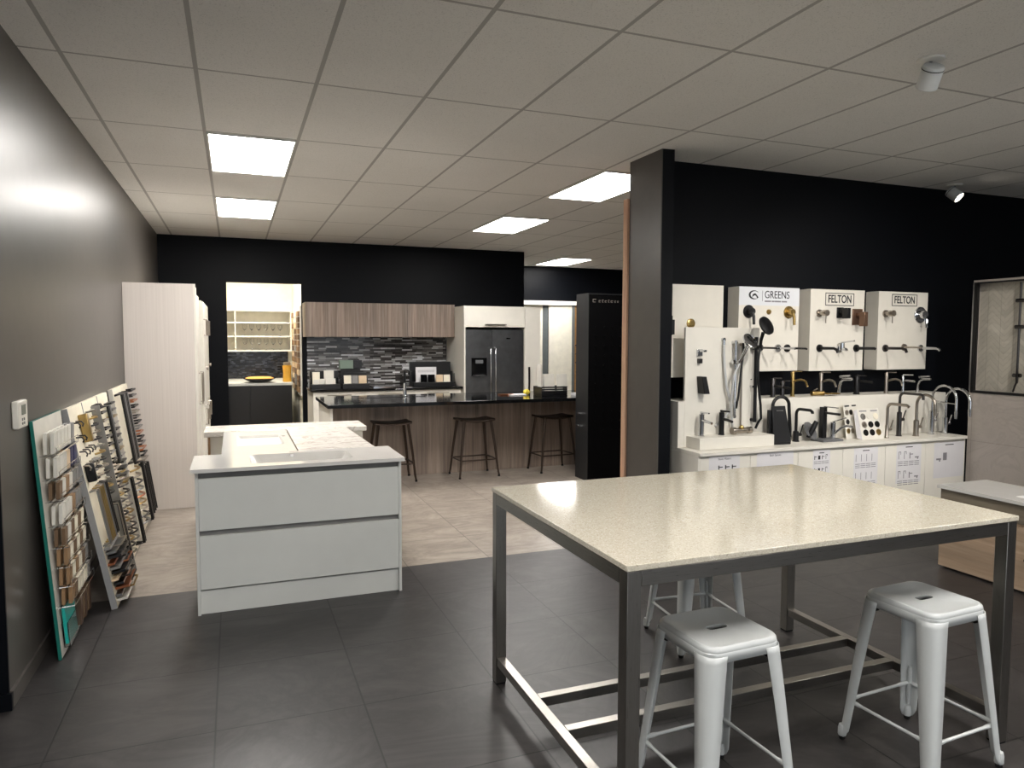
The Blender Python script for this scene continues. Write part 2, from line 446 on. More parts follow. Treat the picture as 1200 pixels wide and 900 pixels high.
# ------------------------------------------------------------------ thermostat
p = at(12, 471, 0, XL); q = at(27, 468, 0, XL)
t = thing('thermostat', 'white wall thermostat with small grey screen on the dark left wall', 'thermostat', (XL, 3.76, 1.185))
bx(0, .028, 0, .15, 0, .125).build('case', 'warm_white_board', t, .006)
bx(.028, .0295, .05, .115, .06, .105).build('screen', 'screen_grey', t)
for k in range(4):
    MB().cyl((.028, .055+.03*(k % 2), .022+.018*(k//2)), (.031, .055+.03*(k % 2), .022+.018*(k//2)), .006, n=12).build('button', 'grey_chip', t)

# ------------------------------------------------------------------ quartz table
TX0, TX1, TY0, TY1, TZ = 1.090, 2.832, 1.852, 3.075, .915
t = thing('display_table', 'large high table with cream speckled stone top and brushed steel frame', 'table', (0, 0, 0))
bx(TX0, TX1, TY0, TY1, TZ-.02, TZ).build('tabletop', 'cream_quartz', t, .0025)
fr = MB(); W = .05; e = .004
X0, X1, Y_0, Y_1 = TX0+e, TX1-e, TY0+e, TY1-e
zt = TZ-.021
for y in (Y_0, Y_1-W): bx(X0+W, X1-W, y, y+W, zt-W, zt).build('top_rail', 'steel_x', t, .002)
for x in (X0, X1-W): bx(x, x+W, Y_0+W, Y_1-W, zt-W, zt).build('top_rail', 'steel_y', t, .002)
for x in (X0, X1-W):
    for y in (Y_0, Y_1-W):
        l = bx(x, x+W, y, y+W, .008, zt).build('leg', 'steel_vertical', t, .002)
        bx(x+.003, x+W-.003, y+.003, y+W-.003, 0, .008).build('foot', 'rubber', l)
for x in (X0+.005, X1-W+.005): bx(x, x+.04, Y_0+W, Y_1-W, .09, .13).build('foot_rail', 'steel_y', t, .002)
for y in (2.37, 2.63): bx(X0+.045, X1-.045, y-.02, y+.02, .09, .13).build('cross_rail', 'steel_x', t, .002)

# ------------------------------------------------------------------ white metal stools
def make_stool(label):
    t = thing('metal_stool', label, 'stool', (0, 0, 0), 0, 'white metal stools around the display table')
    ZS, hw = .617, .150
    s = MB()
    prof = [(hw+.003, ZS-.05, .05), (hw+.003, ZS-.02, .05), (hw+.0015, ZS-.018, .049), (hw+.002, ZS-.014, .05), (hw, ZS-.006, .048), (hw-.006, ZS, .044), (hw-.016, ZS+.001, .038), (hw-.024, ZS-.003, .032)]
    V = s.loft([rsq(a, a, r, z) for a, z, r in prof], False, False)
    slot = [s.v(p) for p in rsq(.040, .0165, .016, ZS-.003, 4)]
    inner = V[-1]
    ed = []
    for L in (inner, slot):
        for i in range(len(L)):
            e_ = s.bm.edges.get((L[i], L[(i+1) % len(L)])) or s.bm.edges.new((L[i], L[(i+1) % len(L)])); ed.append(e_)
    bmesh.ops.triangle_fill(s.bm, use_beauty=True, edges=ed)
    lo = [s.v((v.co.x, v.co.y, ZS-.016)) for v in slot]
    for i in range(len(slot)):
        j = (i+1) % len(slot); s.bm.faces.new((slot[i], slot[j], lo[j], lo[i]))
    bmesh.ops.recalc_face_normals(s.bm, faces=s.bm.faces)
    seat = s.build('seat', 'white_metal', t)
    so = seat.modifiers.new('sheet', 'SOLIDIFY'); so.thickness = .002; so.offset = -1
    bx(-.058, .058, -.034, .034, ZS-.026, ZS-.019).build('slot_dark_backing', 'rubber', t)  # black plate added close below so the slot looks dark inside
    for sx in (-1, 1):
        for sy in (-1, 1):
            lm = MB(); loops = []
            for z, c, w, r in [(ZS-.030, hw+.0035, .064, .044), (ZS-.052, hw+.005, .062, .042)]+[(z, .156+(.56-z)*.078, .036+.026*z/.56, .018+.022*z/.56) for z in (.46, .33, .22, .14, .08, .05)]+[(.03, .1985, .030, .017), (.018, .2005, .024, .015)]:
                pts = [(c-w-r*.25, c)] + [(c-r+r*math.sin(R(a)), c-r+r*math.cos(R(a))) for a in range(0, 91, 15)] + [(c, c-w-r*.25)]
                loops.append([(sx*x, sy*y, z) for x, y in pts])
            lm.loft(loops, False, False, False)
            leg = lm.build('leg', 'white_metal', t)
            so = leg.modifiers.new('sheet', 'SOLIDIFY'); so.thickness = .003; so.offset = -1 if sx*sy > 0 else 1
            # pressed rib low on the leg's corner
            rb = MB(); cc = lambda c, r: c-r+r*.7071-.0065
            pts = [(sx*cc(c, r), sy*cc(c, r), z) for z, c, r in [(z, .156+(.56-z)*.078, .018+.022*z/.56) for z in (.24, .22, .13, .07)]]
            rb.tube(pts, [.005, .0092, .009, .006], 10); rb.build('rib', 'white_metal', leg)
            ft = MB(); ft.lathe([(.010, 0), (.0125, .004), (.0125, .024)], 14, (sx*.189, sy*.189, 0)); ft.build('foot', 'rubber', leg)
            fc = MB(); fc.lathe([(.0145, .016), (.0165, .02), (.0165, .045), (.013, .06)], 14, (sx*.189, sy*.189, 0)); fc.build('foot_cap', 'white_metal', leg)
            bx(sx*.118-.011, sx*.118+.011, sy*.118-.011, sy*.118+.011, ZS-.075, ZS-.05).build('bumper', 'rubber', t)
    zz, cc = .165, .178
    for a, b in (((-cc, -cc), (cc, -cc)), ((cc, -cc), (cc, cc)), ((cc, cc), (-cc, cc)), ((-cc, cc), (-cc, -cc))):
        A, B = Vector((*a, zz)), Vector((*b, zz)); d = (B-A).normalized()
        r = MB(); r.tube([A+d*.012, A+d*.05, A+d*.07, B-d*.07, B-d*.05, B-d*.012], [.0085, .0085, .0062, .0062, .0085, .0085], 10)
        r.build('foot_brace', 'white_metal', t)
    return t
st = make_stool('white metal stool in front of the table, left of the two near ones')
st.location = (1.522, 1.985, 0); st.rotation_euler = (0, 0, R(2))
dup(st, (2.44, 1.935, 0), R(3), 'white metal stool in front of the table, beside its right near leg')
dup(st, (2.265, 3.135, 0), R(-5), 'white metal stool behind the table, seat hidden by the stone top')

# ------------------------------------------------------------------ vanities in the middle
def vanity_front(t, w, d, h, mat, kick=.145, gaps=((.41, .475),)):
    pass
# front vanity: white, two wide drawers
t = thing('bathroom_vanity', 'white two-drawer bathroom vanity with moulded basin top, front one of the group', 'vanity', (-.225, 4.40, 0))
w, d = 1.185, .46
b = MB(); b.box(0, .017, 0, d, 0, .835); b.box(w-.017, w, 0, d, 0, .835); b.box(.017, w-.017, d-.015, d, .0, .835); b.box(.017, w-.017, .05, d-.015, .13, .147)
b.build('carcass', 'white_lacquer', t, .001)
bx(.017, w-.017, .022, .04, 0, .139).build('kickboard', 'white_lacquer', t, .001)
for z0, z1 in ((.150, .462), (.492, .795)):
    dr = bx(.018, w-.018, .001, .019, z0, z1).build('drawer', 'white_lacquer', t, .0015)
    bx(.017, w-.017, .03, .04, z1-.015, z1+.035).build('finger_channel', 'grey_chip', dr)
def basin_top(t, x0, x1, y0, y1, z0, z1, hole, depth, mat='basin_white', r=.03, name='basin_top'):
    """slab with a moulded rectangular bowl; hole = (cx, cy, hx, hy)"""
    s = MB(); cx, cy, hx, hy = hole
    out = [s.v((x, y, z1)) for x, y in ((x0, y0), (x1, y0), (x1, y1), (x0, y1))]
    lo = [s.v((x, y, z0)) for x, y in ((x0, y0), (x1, y0), (x1, y1), (x0, y1))]
    for i in range(4): s.bm.faces.new((lo[i], lo[(i+1) % 4], out[(i+1) % 4], out[i]))
    V = s.loft([rsq(hx, hy, r, z1, 5, cx, cy), rsq(hx-.006, hy-.006, r, z1-.01, 5, cx, cy), rsq(hx-.03, hy-.02, r, z1-depth*.75, 5, cx, cy), rsq(hx-.07, hy-.05, r, z1-depth, 5, cx, cy)], False, True)
    ed = []
    for L in (out, V[0]):
        for i in range(len(L)):
            ed.append(s.bm.edges.get((L[i], L[(i+1) % len(L)])) or s.bm.edges.new((L[i], L[(i+1) % len(L)])))
    bmesh.ops.triangle_fill(s.bm, use_beauty=True, edges=ed)
    o = s.build(name, mat, t)
    ds = MB(); ds.cyl((cx, cy, z1-depth+.0005), (cx, cy, z1-depth+.006), .028, n=20); ds.build('drain', 'chrome', o)
    return o
o = basin_top(t, -.022, w+.012, -.055, d+.005, .836, .858, (.60, .215, .30, .17), .075, r=.05)
ov = MB(); ov.cyl((.555, .375, .842), (.555, .366, .842), .011, n=16); ov.build('overflow_ring', 'chrome', o)
bx(.545, .60, .425, .445, .858, .8595).build('badge', 'grey_chip', o)

# rear vanity, facing away
t = thing('bathroom_vanity', 'white vanity with thick plain top, at the back of the vanity group', 'vanity', (-.235, 6.04, 0))
w, d = 1.26, .42
bx(.03, w-.03, .02, d-.02, 0, .815).build('carcass', 'warm_white_board', t, .002)
bx(.028, .045, -.002, .02, .0, .815).build('end_strip', 'tan_wood', t)
bx(0, w, 0, d, .816, .858).build('counter', 'white_marble', t, .004)
# middle pair, side by side between them
t = thing('bathroom_vanity', 'cream vanity with recessed rectangular basin, left one of the middle pair', 'vanity', (-.09, 4.905, 0))
bx(.02, .455, .0, 1.10, 0, .835).build('carcass', 'warm_white_board', t, .002)
basin_top(t, 0, .462, -.03, 1.115, .836, .856, (.25, .58, .155, .26), .09, 'basin_white', .02)
MB().cyl((.42, .72, .8565), (.42, .72, .859), .016, n=20).build('tap_hole_cap', 'chrome', t)
t = thing('bathroom_vanity', 'vanity with white veined marble-look top, right one of the middle pair', 'vanity', (.375, 4.905, 0))
bx(.02, .47, .0, 1.10, 0, .835).build('carcass', 'warm_white_board', t, .002)
MB().prism([(.006, -.03), (.506, -.03), (.478, 1.115), (.006, 1.115)], .836, .858).build('counter', 'white_marble', t, .003)

# ------------------------------------------------------------------ tall cabinets on the left wall
t = thing('tall_cabinet', 'tall pale wood-grain cabinet end standing against the left wall', 'cabinet', (XL, 7.3, 0))
bx(.002, .585, 0, .62, 0, 2.09).build('body', 'white_oak_panel', t, .001)
bx(.586, .604, .0, .02, 0, 2.09).build('edge_panel', 'cabinet_white', t, .001)
for y0 in (.022, .322):
    dd = bx(.587, .605, y0, y0+.297, .10, 2.0).build('door', 'cabinet_white', t, .001)
    h = MB(); h.tube([(.605, y0+.26, .95), (.635, y0+.26, .95), (.635, y0+.26, 1.25), (.605, y0+.26, 1.25)], .006, 8); h.build('handle', 'brushed_nickel', dd)
t = thing('tall_cabinet', 'lower white cabinet with door handles, behind the tall wood-grain one', 'cabinet', (XL, 7.94, 0))
bx(.002, .625, 0, 1.5, 0, 1.97).build('body', 'cabinet_white', t, .001)
for k in range(3):
    y0 = .003+.5*k
    for z0, z1, hz in ((.10, .90, .70), (.905, 1.96, 1.62)):
        dd = bx(.626, .642, y0, y0+.494, z0, z1).build('door', 'cabinet_white', t, .001)
        h = MB(); h.tube([(.642, y0+.1, hz), (.668, y0+.1, hz), (.668, y0+.1, hz+.16), (.642, y0+.1, hz+.16)], .008, 8); h.build('handle', 'brushed_nickel', dd)
        if k != 1:
            kb = MB(); kb.cyl((.642, y0+.4, hz-.35), (.65, y0+.4, hz-.35), .006, n=12); kb.cyl((.65, y0+.4, hz-.35), (.668, y0+.4, hz-.35), .02, n=16); kb.build('knob', 'brushed_nickel', dd)

# ------------------------------------------------------------------ pantry
t = thing('pantry_counter', 'dark pantry base cabinet with white bench top behind the opening', 'cabinet', (-.4, 11.25, 0))
for k in range(2): bx(.01+.6*k, .6+.6*k, .02, .04, .1, .88).build('door', 'dark_cabinet', t, .001)
bx(0, 1.2, .04, .9, 0, .88).build('carcass', 'dark_cabinet', t)
bx(-.01, 1.215, 0, 1.34, .881, .92).build('bench_top', 'white_lacquer', t, .002)
t = thing('tiled_splashback', 'dark small-tile splashback behind the pantry bench', 'splashback', (-.4, 12.585, .921))
bx(0, 1.24, 0, .014, 0, .50).build('tile_panel', 'dark_mosaic', t)
zl, zh = at(300, 412, 1, 12.2).z, at(300, 363, 1, 12.2).z
xa, xb = at(268, 400, 1, 12.2).x-.35, at(342, 400, 1, 12.2).x
t = thing('pantry_shelf', 'cream open shelf unit holding glasses in the pantry', 'shelf', (xa, 12.2, zl))
hh = zh-zl; ww = xb-xa
xs = at(276, 400, 1, 12.2).x-xa
s = MB(); s.box(0, .018, 0, .38, 0, hh); s.box(ww-.018, ww, 0, .38, 0, hh); s.box(xs-.009, xs+.009, 0, .38, 0, hh); s.box(0, ww, .37, .384, 0, hh)
s.build('case', 'cream_paint', t)
for k, z in enumerate((0, hh*.345, hh*.675, hh-.022)): bx(.018, ww-.018, -.004, .37, z, z+.022).build('shelf_board', 'white_paint', t)
gl = thing('wine_glass', 'clear wine glass in the row on the middle pantry shelf', 'glass', (0, 0, 0), 0, 'wine glasses on the middle pantry shelf')
MB().lathe([(.0, .002), (.03, .0), (.03, .003), (.005, .008), (.0035, .02), (.0035, .085), (.012, .095), (.03, .12), (.036, .15), (.032, .185), (.0305, .185), (.034, .15), (.028, .121), (.008, .099), (.0, .097)], 20).build('bowl_and_stem', 'clear_glass', gl)
first = True
for r, (z, lb, gr) in enumerate(((zl+hh*.345+.022, 'clear wine glass in the row on the middle pantry shelf', 'wine glasses on the middle pantry shelf'), (zl+.022, 'clear wine glass in the row on the lowest pantry shelf', 'wine glasses on the lowest pantry shelf'))):
    for k in range(6):
        x = at(287+8.3*k, 400, 1, 12.3).x
        if first: gl.location = (x, 12.32, z); first = False
        else: dup(gl, (x, 12.32, z), 0, lb, gr)
q = at(304, 444, 1, 11.42)
t = thing('pantry_bowl', 'black shallow bowl with orange rim contents on the pantry bench', 'bowl', (q.x, 11.42, .9205))
MB().lathe([(.07, 0), (.12, .004), (.22, .05), (.235, .062), (.225, .062), (.11, .018), (.0, .014)], 32).build('dish', 'gloss_black', t)
MB().lathe([(.0, .03), (.20, .052), (.205, .066), (.16, .084), (.0, .09)], 28).build('filling', 'bowl_orange', t)
q = at(339, 446, 1, 11.45)
t = thing('pasta_jar', 'tall glass jar of yellow pasta on the pantry bench', 'jar', (q.x-.03, 11.45, .9205))
MB().lathe([(.0, .0), (.062, .0), (.066, .01), (.058, .13), (.066, .25), (.0, .255)], 20).build('contents', 'pasta_yellow', t)
MB().lathe([(.0, .256), (.05, .256), (.054, .27), (.05, .30), (.02, .305), (0, .306)], 20).build('lid', 'brushed_nickel', t)
# swatch board on the pantry side wall
t = thing('swatch_board', 'white board of brown colour swatches on the pantry side wall', 'board', (.895, 10.85, .74))
bx(.0, .022, 0, 1.45, 0, 1.32).build('board', 'white_paint', t)
cols = ['tan_wood', 'brown_chip', 'rose_bronze', 'white_chip', 'brown_chip', 'blue_chip', 'grey_chip', 'sand_chip']
for k, y in enumerate((.03, .5, .95)):
    for r in range(14):
        c = random.choice(['tan_wood', 'brown_chip', 'tan_wood', 'rose_bronze', 'brown_chip', 'sand_chip'] if k == 0 else ['brown_chip', 'sand_chip', 'blue_chip', 'grey_chip', 'rose_bronze', 'white_chip'] if k == 1 else ['sand_chip', 'tan_wood', 'sand_chip', 'rose_bronze'])
        bx(-.028, -.001, y, y+.3, .05+r*.086, .05+r*.086+.074).build('swatch', c, t)

# ------------------------------------------------------------------ kitchen wall
YU = 10.25
x0, x1 = at(358, 375, 1, YU).x, at(546, 420, 1, 9.8).x-.032
zb, zu = 1.605, 2.085
t = thing('upper_cabinet', 'long timber-look overhead kitchen cabinet under the black bulkhead', 'cabinet', (x0, YU, zb))
L = x1-x0
bx(0, L, .02, YB-YU-.02, 0, zu-zb).build('carcass', 'upper_timber', t)
n = 3
for k in range(n):
    dd = bx(L*k/n+.002, L*(k+1)/n-.002, 0, .019, .002, zu-zb-.002).build('door', 'upper_timber', t, .001)
t = thing('tiled_splashback', 'grey and black strip-mosaic splashback behind the kitchen bench', 'splashback', (at(360, 430, 1, YB).x, YB-.016, .905))
bx(0, at(546, 420, 1, 9.8).x-.034-at(360, 430, 1, YB).x, 0, .014, 0, .74).build('tile_panel', 'strip_mosaic', t)
YK = 9.86
x0, x1 = at(367, 460, 1, YK).x, at(546, 420, 1, 9.8).x-.056
t = thing('kitchen_base_cabinet', 'cream drawer cabinets under the black kitchen bench', 'cabinet', (x0, YK, 0)); L = x1-x0
bx(0, L, .022, .8, 0, .868).build('carcass', 'cabinet_white', t)
n = 3
for k in range(n):
    for z0, z1 in ((.1, .36), (.365, .62), (.625, .862)):
        dd = bx(L*k/n+.002, L*(k+1)/n-.002, 0, .02, z0, z1).build('drawer', 'cabinet_white', t, .001)
        xm = L*(k+.5)/n; h = MB(); h.box(xm-.16, xm+.16, -.025, -.015, z1-.05, z1-.036); h.box(xm-.15, xm-.14, -.016, 0, z1-.048, z1-.038); h.box(xm+.14, xm+.15, -.016, 0, z1-.048, z1-.038); h.build('handle', 'brushed_nickel', dd)
t = thing('kitchen_benchtop', 'black stone kitchen benchtop along the back wall', 'benchtop', (x0-.03, YK-.03, .869))
bx(0, L+.052, 0, YB-YK+.01, 0, .033).build('slab', 'black_stone', t, .002)
t = thing('cooktop', 'flat glass cooktop with bright front edge on the back bench', 'cooktop', (at(436, 458, 1, 10.1).x, 9.98, .903))
wc = at(481, 458, 1, 10.1).x-at(436, 458, 1, 10.1).x
bx(0, wc*.98, .012, .5, 0, .008).build('glass', 'gloss_black', t)
bx(0, wc*.98, 0, .011, 0, .012).build('front_trim', 'chrome', t)

# fridge and its surround
YFR = 9.8
fx0, fx1 = at(546, 420, 1, YFR).x, at(614, 420, 1, YFR).x; fz = at(580, 386, 1, YFR).z
t = thing('fridge', 'dark stainless two-door fridge with water dispenser', 'fridge', (fx0, YFR, 0)); W_ = fx1-fx0
bx(.0, W_, .05, .72, .02, fz).build('body', 'gunmetal', t)
xm = at(577, 420, 1, YFR).x-fx0
for a, b, s in ((.004, xm-.003, 1), (xm+.003, W_-.004, 0)):
    m_ = MB(); pr = []
    for k in range(9):
        u = k/8; pr.append((a+(b-a)*u, .012*(2*u-1)**2))
    m_.prism(pr+[(b, .046), (a, .046)], .03, fz-.006)
    dd = m_.build('door', 'fridge_steel', t)
    hx = b-.035 if s else a+.035
    h = MB(); h.tube([(hx, .01, .55), (hx, -.05, .57), (hx, -.055, 1.0), (hx, -.05, 1.44), (hx, .01, 1.46)], .012, 10); h.build('handle', 'chrome', dd)
    if s:
        zc = at(561, 430, 1, YFR).z; xd = at(552.5, 430, 1, YFR).x-fx0; xe = at(570.5, 430, 1, YFR).x-fx0
        dp = MB(); dp.box(xd, xe, -.004, .02, zc-.13, zc+.13); dp.build('dispenser', 'gloss_black', dd)
        bx(xd+.06, xe-.06, -.008, -.0041, zc+.05, zc+.10).build('dispenser_display', 'grey_plastic', dd)
        bx(xd+.02, xe-.02, -.02, -.0041, zc-.13, zc-.11).build('dispenser_tray', 'chrome', dd)
    else:
        bx((a+b)/2-.03, (a+b)/2+.03, -.002, .001, fz-.14, fz-.122).build('badge', 'chrome', dd)
t = thing('fridge_surround', 'cream cabinet over the fridge with one bar handle', 'cabinet', (0, 9.8, 0))
zt = at(580, 359, 1, YFR).z
bx(fx0-.028, fx0-.006, .0, .90, 0, zt).build('side_panel', 'cabinet_white', t)
bx(fx0-.005, fx1+.012, .02, .9, fz+.03, zt).build('carcass', 'cabinet_white', t)
dd = bx(fx0-.005, fx1+.012, 0, .019, fz+.032, zt).build('door', 'cabinet_white', t, .001)
xa, xb = at(568, 380, 1, YFR).x, at(593, 380, 1, YFR).x; zz = at(580, 380.5, 1, YFR).z
h = MB(); h.box(xa, xb, -.03, -.018, zz-.008, zz+.008); h.box(xa+.02, xa+.03, -.02, 0, zz-.006, zz+.006); h.box(xb-.03, xb-.02, -.02, 0, zz-.006, zz+.006); h.build('handle', 'brushed_nickel', dd)
px0, px1 = fx1+.014, at(633, 420, 1, YFR).x
t = thing('pantry_cupboard', 'tall cream cupboard with slim vertical handle, right of the fridge', 'cupboard', (px0, 9.8, 0))
bx(0, px1-px0, .02, .62, 0, zt).build('carcass', 'cabinet_white', t)
dd = bx(0.002, px1-px0-.002, 0, .019, .1, zt-.03).build('door', 'cabinet_white', t, .001)
hx = at(619.5, 440, 1, YFR).x-px0; h0, h1 = at(619, 458, 1, YFR).z, at(619, 430, 1, YFR).z
h = MB(); h.box(hx-.012, hx+.012, -.03, -.016, h0, h1); h.box(hx-.008, hx+.008, -.017, 0, h0+.03, h0+.045); h.box(hx-.008, hx+.008, -.017, 0, h1-.045, h1-.03); h.build('handle', 'gunmetal', dd)

# far sliding panels
YS = 12.6
sx = [at(v, 400, 1, YS).x for v in (614, 637, 643, 670, 673, 700)]
z_ = at(650, 357.5, 1, YS).z
t = thing('wardrobe_track', 'white head track above the sliding panels on the far wall', 'track', (4.4, YS-.04, z_))
bx(0, 3.2, 0, .18, 0, .075).build('track', 'satin_white_track', t)
t = thing('sliding_panel', 'cream sliding panel with grey stile, nearer the fridge', 'panel', (4.4, YS+.05, 0))
bx(0, sx[1]-4.4, 0, .03, .02, z_-.002).build('board', 'cream_paint', t)
bx(sx[1]-4.4+.001, sx[2]-4.4, -.01, .035, .02, z_-.002).build('stile', 'stile_grey', t)
t = thing('sliding_panel', 'cream sliding panel with grey stile, next to the brown one', 'panel', (sx[2]+.002, YS, 0))
bx(0, sx[3]-sx[2], 0, .03, .02, z_-.002).build('board', 'cream_paint', t)
bx(sx[3]-sx[2]+.001, sx[4]-sx[2], -.01, .035, .02, z_-.002).build('stile', 'stile_grey', t)
t = thing('handle_display', 'brown timber panel with mounted handles beside the black stand', 'panel', (sx[4]+.01, YS, 0))
bx(0, .8, 0, .03, .02, z_-.002).build('board', 'mdf_brown', t)
for k, (yy, c) in enumerate(((403, 'matt_black'), (413, 'chrome'), (423, 'matt_black'), (434, 'chrome'))):
    q = at(679, yy, 1, YS); h = MB(); xx = q.x-sx[4]-.01
    h.tube([(xx-.08, 0, q.z-.03), (xx-.08, -.04, q.z-.03), (xx+.08, -.04, q.z+.03), (xx+.08, 0, q.z+.03)], .014, 8); h.build('handle', c, t)

# ------------------------------------------------------------------ kitchen island
t = thing('kitchen_island', 'kitchen island with black stone top, timber front and white end panel', 'island', (0, 0, 0))
bx(.885, 4.25, 7.56, 8.72, .862, .9).build('benchtop', 'black_stone', t, .003)
bx(.915, .945, 7.62, 8.68, 0, .861).build('end_panel', 'cabinet_white', t, .001)
for k in range(4):
    bx(.946+.82*k+.001, .946+.82*(k+1)-.001, 8.14, 8.16, .0, .861).build('front_panel', 'island_timber', t)
bx(.946, 4.2, 8.161, 8.68, 0, .861).build('carcass', 'cabinet_white', t)
q = at(466, 470, 1, 8.25)
sk = MB(); sk.box(q.x-.45, q.x+.35, 8.32, 8.62, .9, .904); sk.build('sink', 'gloss_black', t)

# tap helpers (spouts face -y)
def finish(t, parts, mat):
    for nm, mb in parts: mb.build(nm, mat, t)
q = at(475, 470, 1, 8.4)
t = thing('kitchen_tap', 'chrome square-neck tap standing at the island sink', 'tap', (q.x, 8.42, .9))
MB().lathe([(.028, 0), (.028, .01), (.022, .014), (.022, .16)], 18).build('body', 'chrome', t)
MB().tube([(0, 0, .16), (0, 0, .30), (0, -.02, .315), (0, -.2, .315), (0, -.215, .305), (0, -.215, .27)], .013, 10).build('spout', 'matt_black', t)
MB().tube([(0, 0, .10), (.09, 0, .10)], .012, 10).build('mixer_arm', 'chrome', t)
MB().tube([(-.11, 0, .085), (0, 0, .085)], .012, 10).build('mixer_arm', 'chrome', t)

# bronze bar stools
def make_bar_stool(label):
    t = thing('bar_stool', label, 'stool', (0, 0, 0), 0, 'dark bronze stools at the kitchen island')
    s = MB(); L = []
    for k in range(9):
        x = -.205+.41*k/8; dz = .018*((2*k/8-1)**2)
        L.append([(x, -.15, .63+dz), (x, -.15, .642+dz), (x, -.14, .655+dz), (x, 0, .650+dz), (x, .14, .655+dz), (x, .15, .642+dz), (x, .15, .63+dz), (x, 0, .632+dz)])
    s.loft(L); s.build('seat', 'bronze_metal', t)
    for sx in (-1, 1):
        for sy in (-1, 1):
            lg = MB(); lg.tube([(sx*.165, sy*.12, .64), (sx*.205, sy*.15, .33), (sx*.232, sy*.172, .06), (sx*.24, sy*.178, .012)], [.017, .015, .012, .011], 8)
            l = lg.build('leg', 'bronze_metal', t)
            MB().lathe([(.013, 0), (.015, .004), (.013, .02)], 10, (sx*.24, sy*.178, 0)).build('foot', 'rubber', l)
    r = MB(); zz = .20
    c = [(-.218, -.162), (.218, -.162), (.218, .162), (-.218, .162)]
    for i in range(4): r.tube([(*c[i], zz), (*c[(i+1) % 4], zz)], .008, 8)
    r.build('foot_ring', 'bronze_metal', t)
    return t
b0 = make_bar_stool('dark bronze bar stool half hidden behind the white vanities'); b0.location = (1.62, 7.93, 0)
dup(b0, (2.585, 7.9, 0), R(3), 'dark bronze bar stool in the middle of the island row')
dup(b0, (3.585, 7.9, 0), R(4), 'dark bronze bar stool next to the tall black stand')

# things on the back bench and the island
def sample_box(px0, px1, py0, py1, y, label, chips, cap=None, col='black_plastic'):
    a, b = at(px0, py1, 1, y), at(px1, py0, 1, y)
    t = thing('sample_box', label, 'box', (a.x, y, .9025)); w = b.x-a.x; h = b.z-.9025
    s = MB(); s.box(0, w, .10, .14, 0, h); s.box(0, w, -.16, .10, 0, .05); s.box(0, .012, 0, .10, .05, h*.6); s.box(w-.012, w, 0, .10, .05, h*.6)
    s.build('stand', col, t, .002)
    return t, a, w, h
def chip(x0, x1, z0, z1, y, mat, label, cat='sample', name='sample_tile', lean=.0, group=None):
    t = thing(name, label, cat, (x0, y, z0), 0, group, rot=(-lean, 0, 0))
    bx(0, x1-x0, 0, .012, 0, z1-z0).build('tile', mat, t, .001); return t
yb = 10.15
t, a, w_, h_ = sample_box(364, 397, 435, 457, yb+.08, 'black sample stand at the left end of the back bench', 0)
for (u0, u1, v0, v1, c, dy, lb) in ((366.5, 375, 436, 449, 'cream_chip', .02, 'back cream sample card in the left stand'), (380, 391.5, 434, 446, 'white_chip', .02, 'tall white sample card in the left stand'),
        (367.5, 374, 445, 449.5, 'white_chip', -.02, 'small white sample card at the front left of the left stand'), (374.5, 380.5, 444, 449.5, 'white_chip', -.02, 'middle small white sample card in the left stand'), (381.5, 393.5, 443.5, 449.3, 'white_chip', -.02, 'wide white sample card at the front of the left stand')):
    A, B = at(u0, v1, 1, yb+dy+.03), at(u1, v0, 1, yb+dy+.03); chip(A.x, B.x, .9535, B.z, yb+dy+.05, c, lb, lean=.12)
t, a, w_, h_ = sample_box(400, 431, 437, 457, yb+.08, 'black sample stand in the middle left of the back bench', 0)
for (u0, u1, c, lb) in ((403.5, 412, 'cream_chip', 'cream sample tile in the middle left stand'), (413, 420, 'grey_chip', 'grey sample tile between two cream ones'), (421, 430, 'sand_chip', 'sand-coloured sample tile in the middle left stand')):
    A, B = at(u0, 450.5, 1, yb), at(u1, 440, 1, yb); chip(A.x, B.x, .9535, B.z, yb+.03, c, lb, lean=.1)
A, B = at(398, 432, 1, yb+.25), at(424, 422, 1, yb+.25)
t = thing('brochure_box', 'grey-green brochure box standing above the middle left stand', 'box', (A.x, yb+.23, .9025))
bx(.02, B.x-A.x-.02, .03, .10, 0, A.z-.903).build('riser', 'black_plastic', t)
bx(0, (B.x-A.x)*.6, 0, .12, A.z-.902, B.z-.9025).build('cover', 'sage_print', t, .002)
bx((B.x-A.x)*.605, (B.x-A.x), 0.01, .12, A.z-.902, B.z-.9025).build('side_cover', 'charcoal_counter', t, .002)
t, a, w_, h_ = sample_box(482, 530, 424, 459, yb+.1, 'wide black sample stand at the right end of the back bench', 0)
A, B = at(488, 449, 1, yb+.03), at(512, 430, 1, yb+.03)
c = chip(A.x, B.x, .9535, B.z, yb+.06, 'paper', 'white brochure with faint print in the wide black stand', 'brochure', 'brochure', .04)
ln = MB()
for k in range(3): ln.box(.03, B.x-A.x-.03, -.0012, -.0002, (B.z-A.z)*.62+.012*k, (B.z-A.z)*.62+.004+.012*k)
ln.build('print', 'faint_ink', c)
for (u0, u1, c, lb) in ((493.5, 501, 'gloss_black', 'left black sample tile in front of the white brochure'), (502, 510, 'gloss_black', 'right black sample tile in front of the white brochure'), (511.5, 519.5, 'sand_chip', 'beige sample tile beside the black ones'), (520.5, 528, 'cream_chip', 'cream sample tile at the end of the wide black stand')):
    A, B = at(u0, 451, 1, yb-.02), at(u1, 439, 1, yb-.02); chip(A.x, B.x, .9535, B.z, yb+.0, c, lb, lean=.06)
for (u0, c, lb) in ((533, 'charcoal_counter', 'dark sample board leaning by the fridge panel'), (539.5, 'grey_chip', 'thin grey sample board leaning beside the fridge panel')):
    A, B = at(u0, 454, 1, yb+.1), at(u0+6, 437, 1, yb+.1); chip(A.x, B.x-.02, .9025, B.z, yb+.1, c, lb, lean=.1)

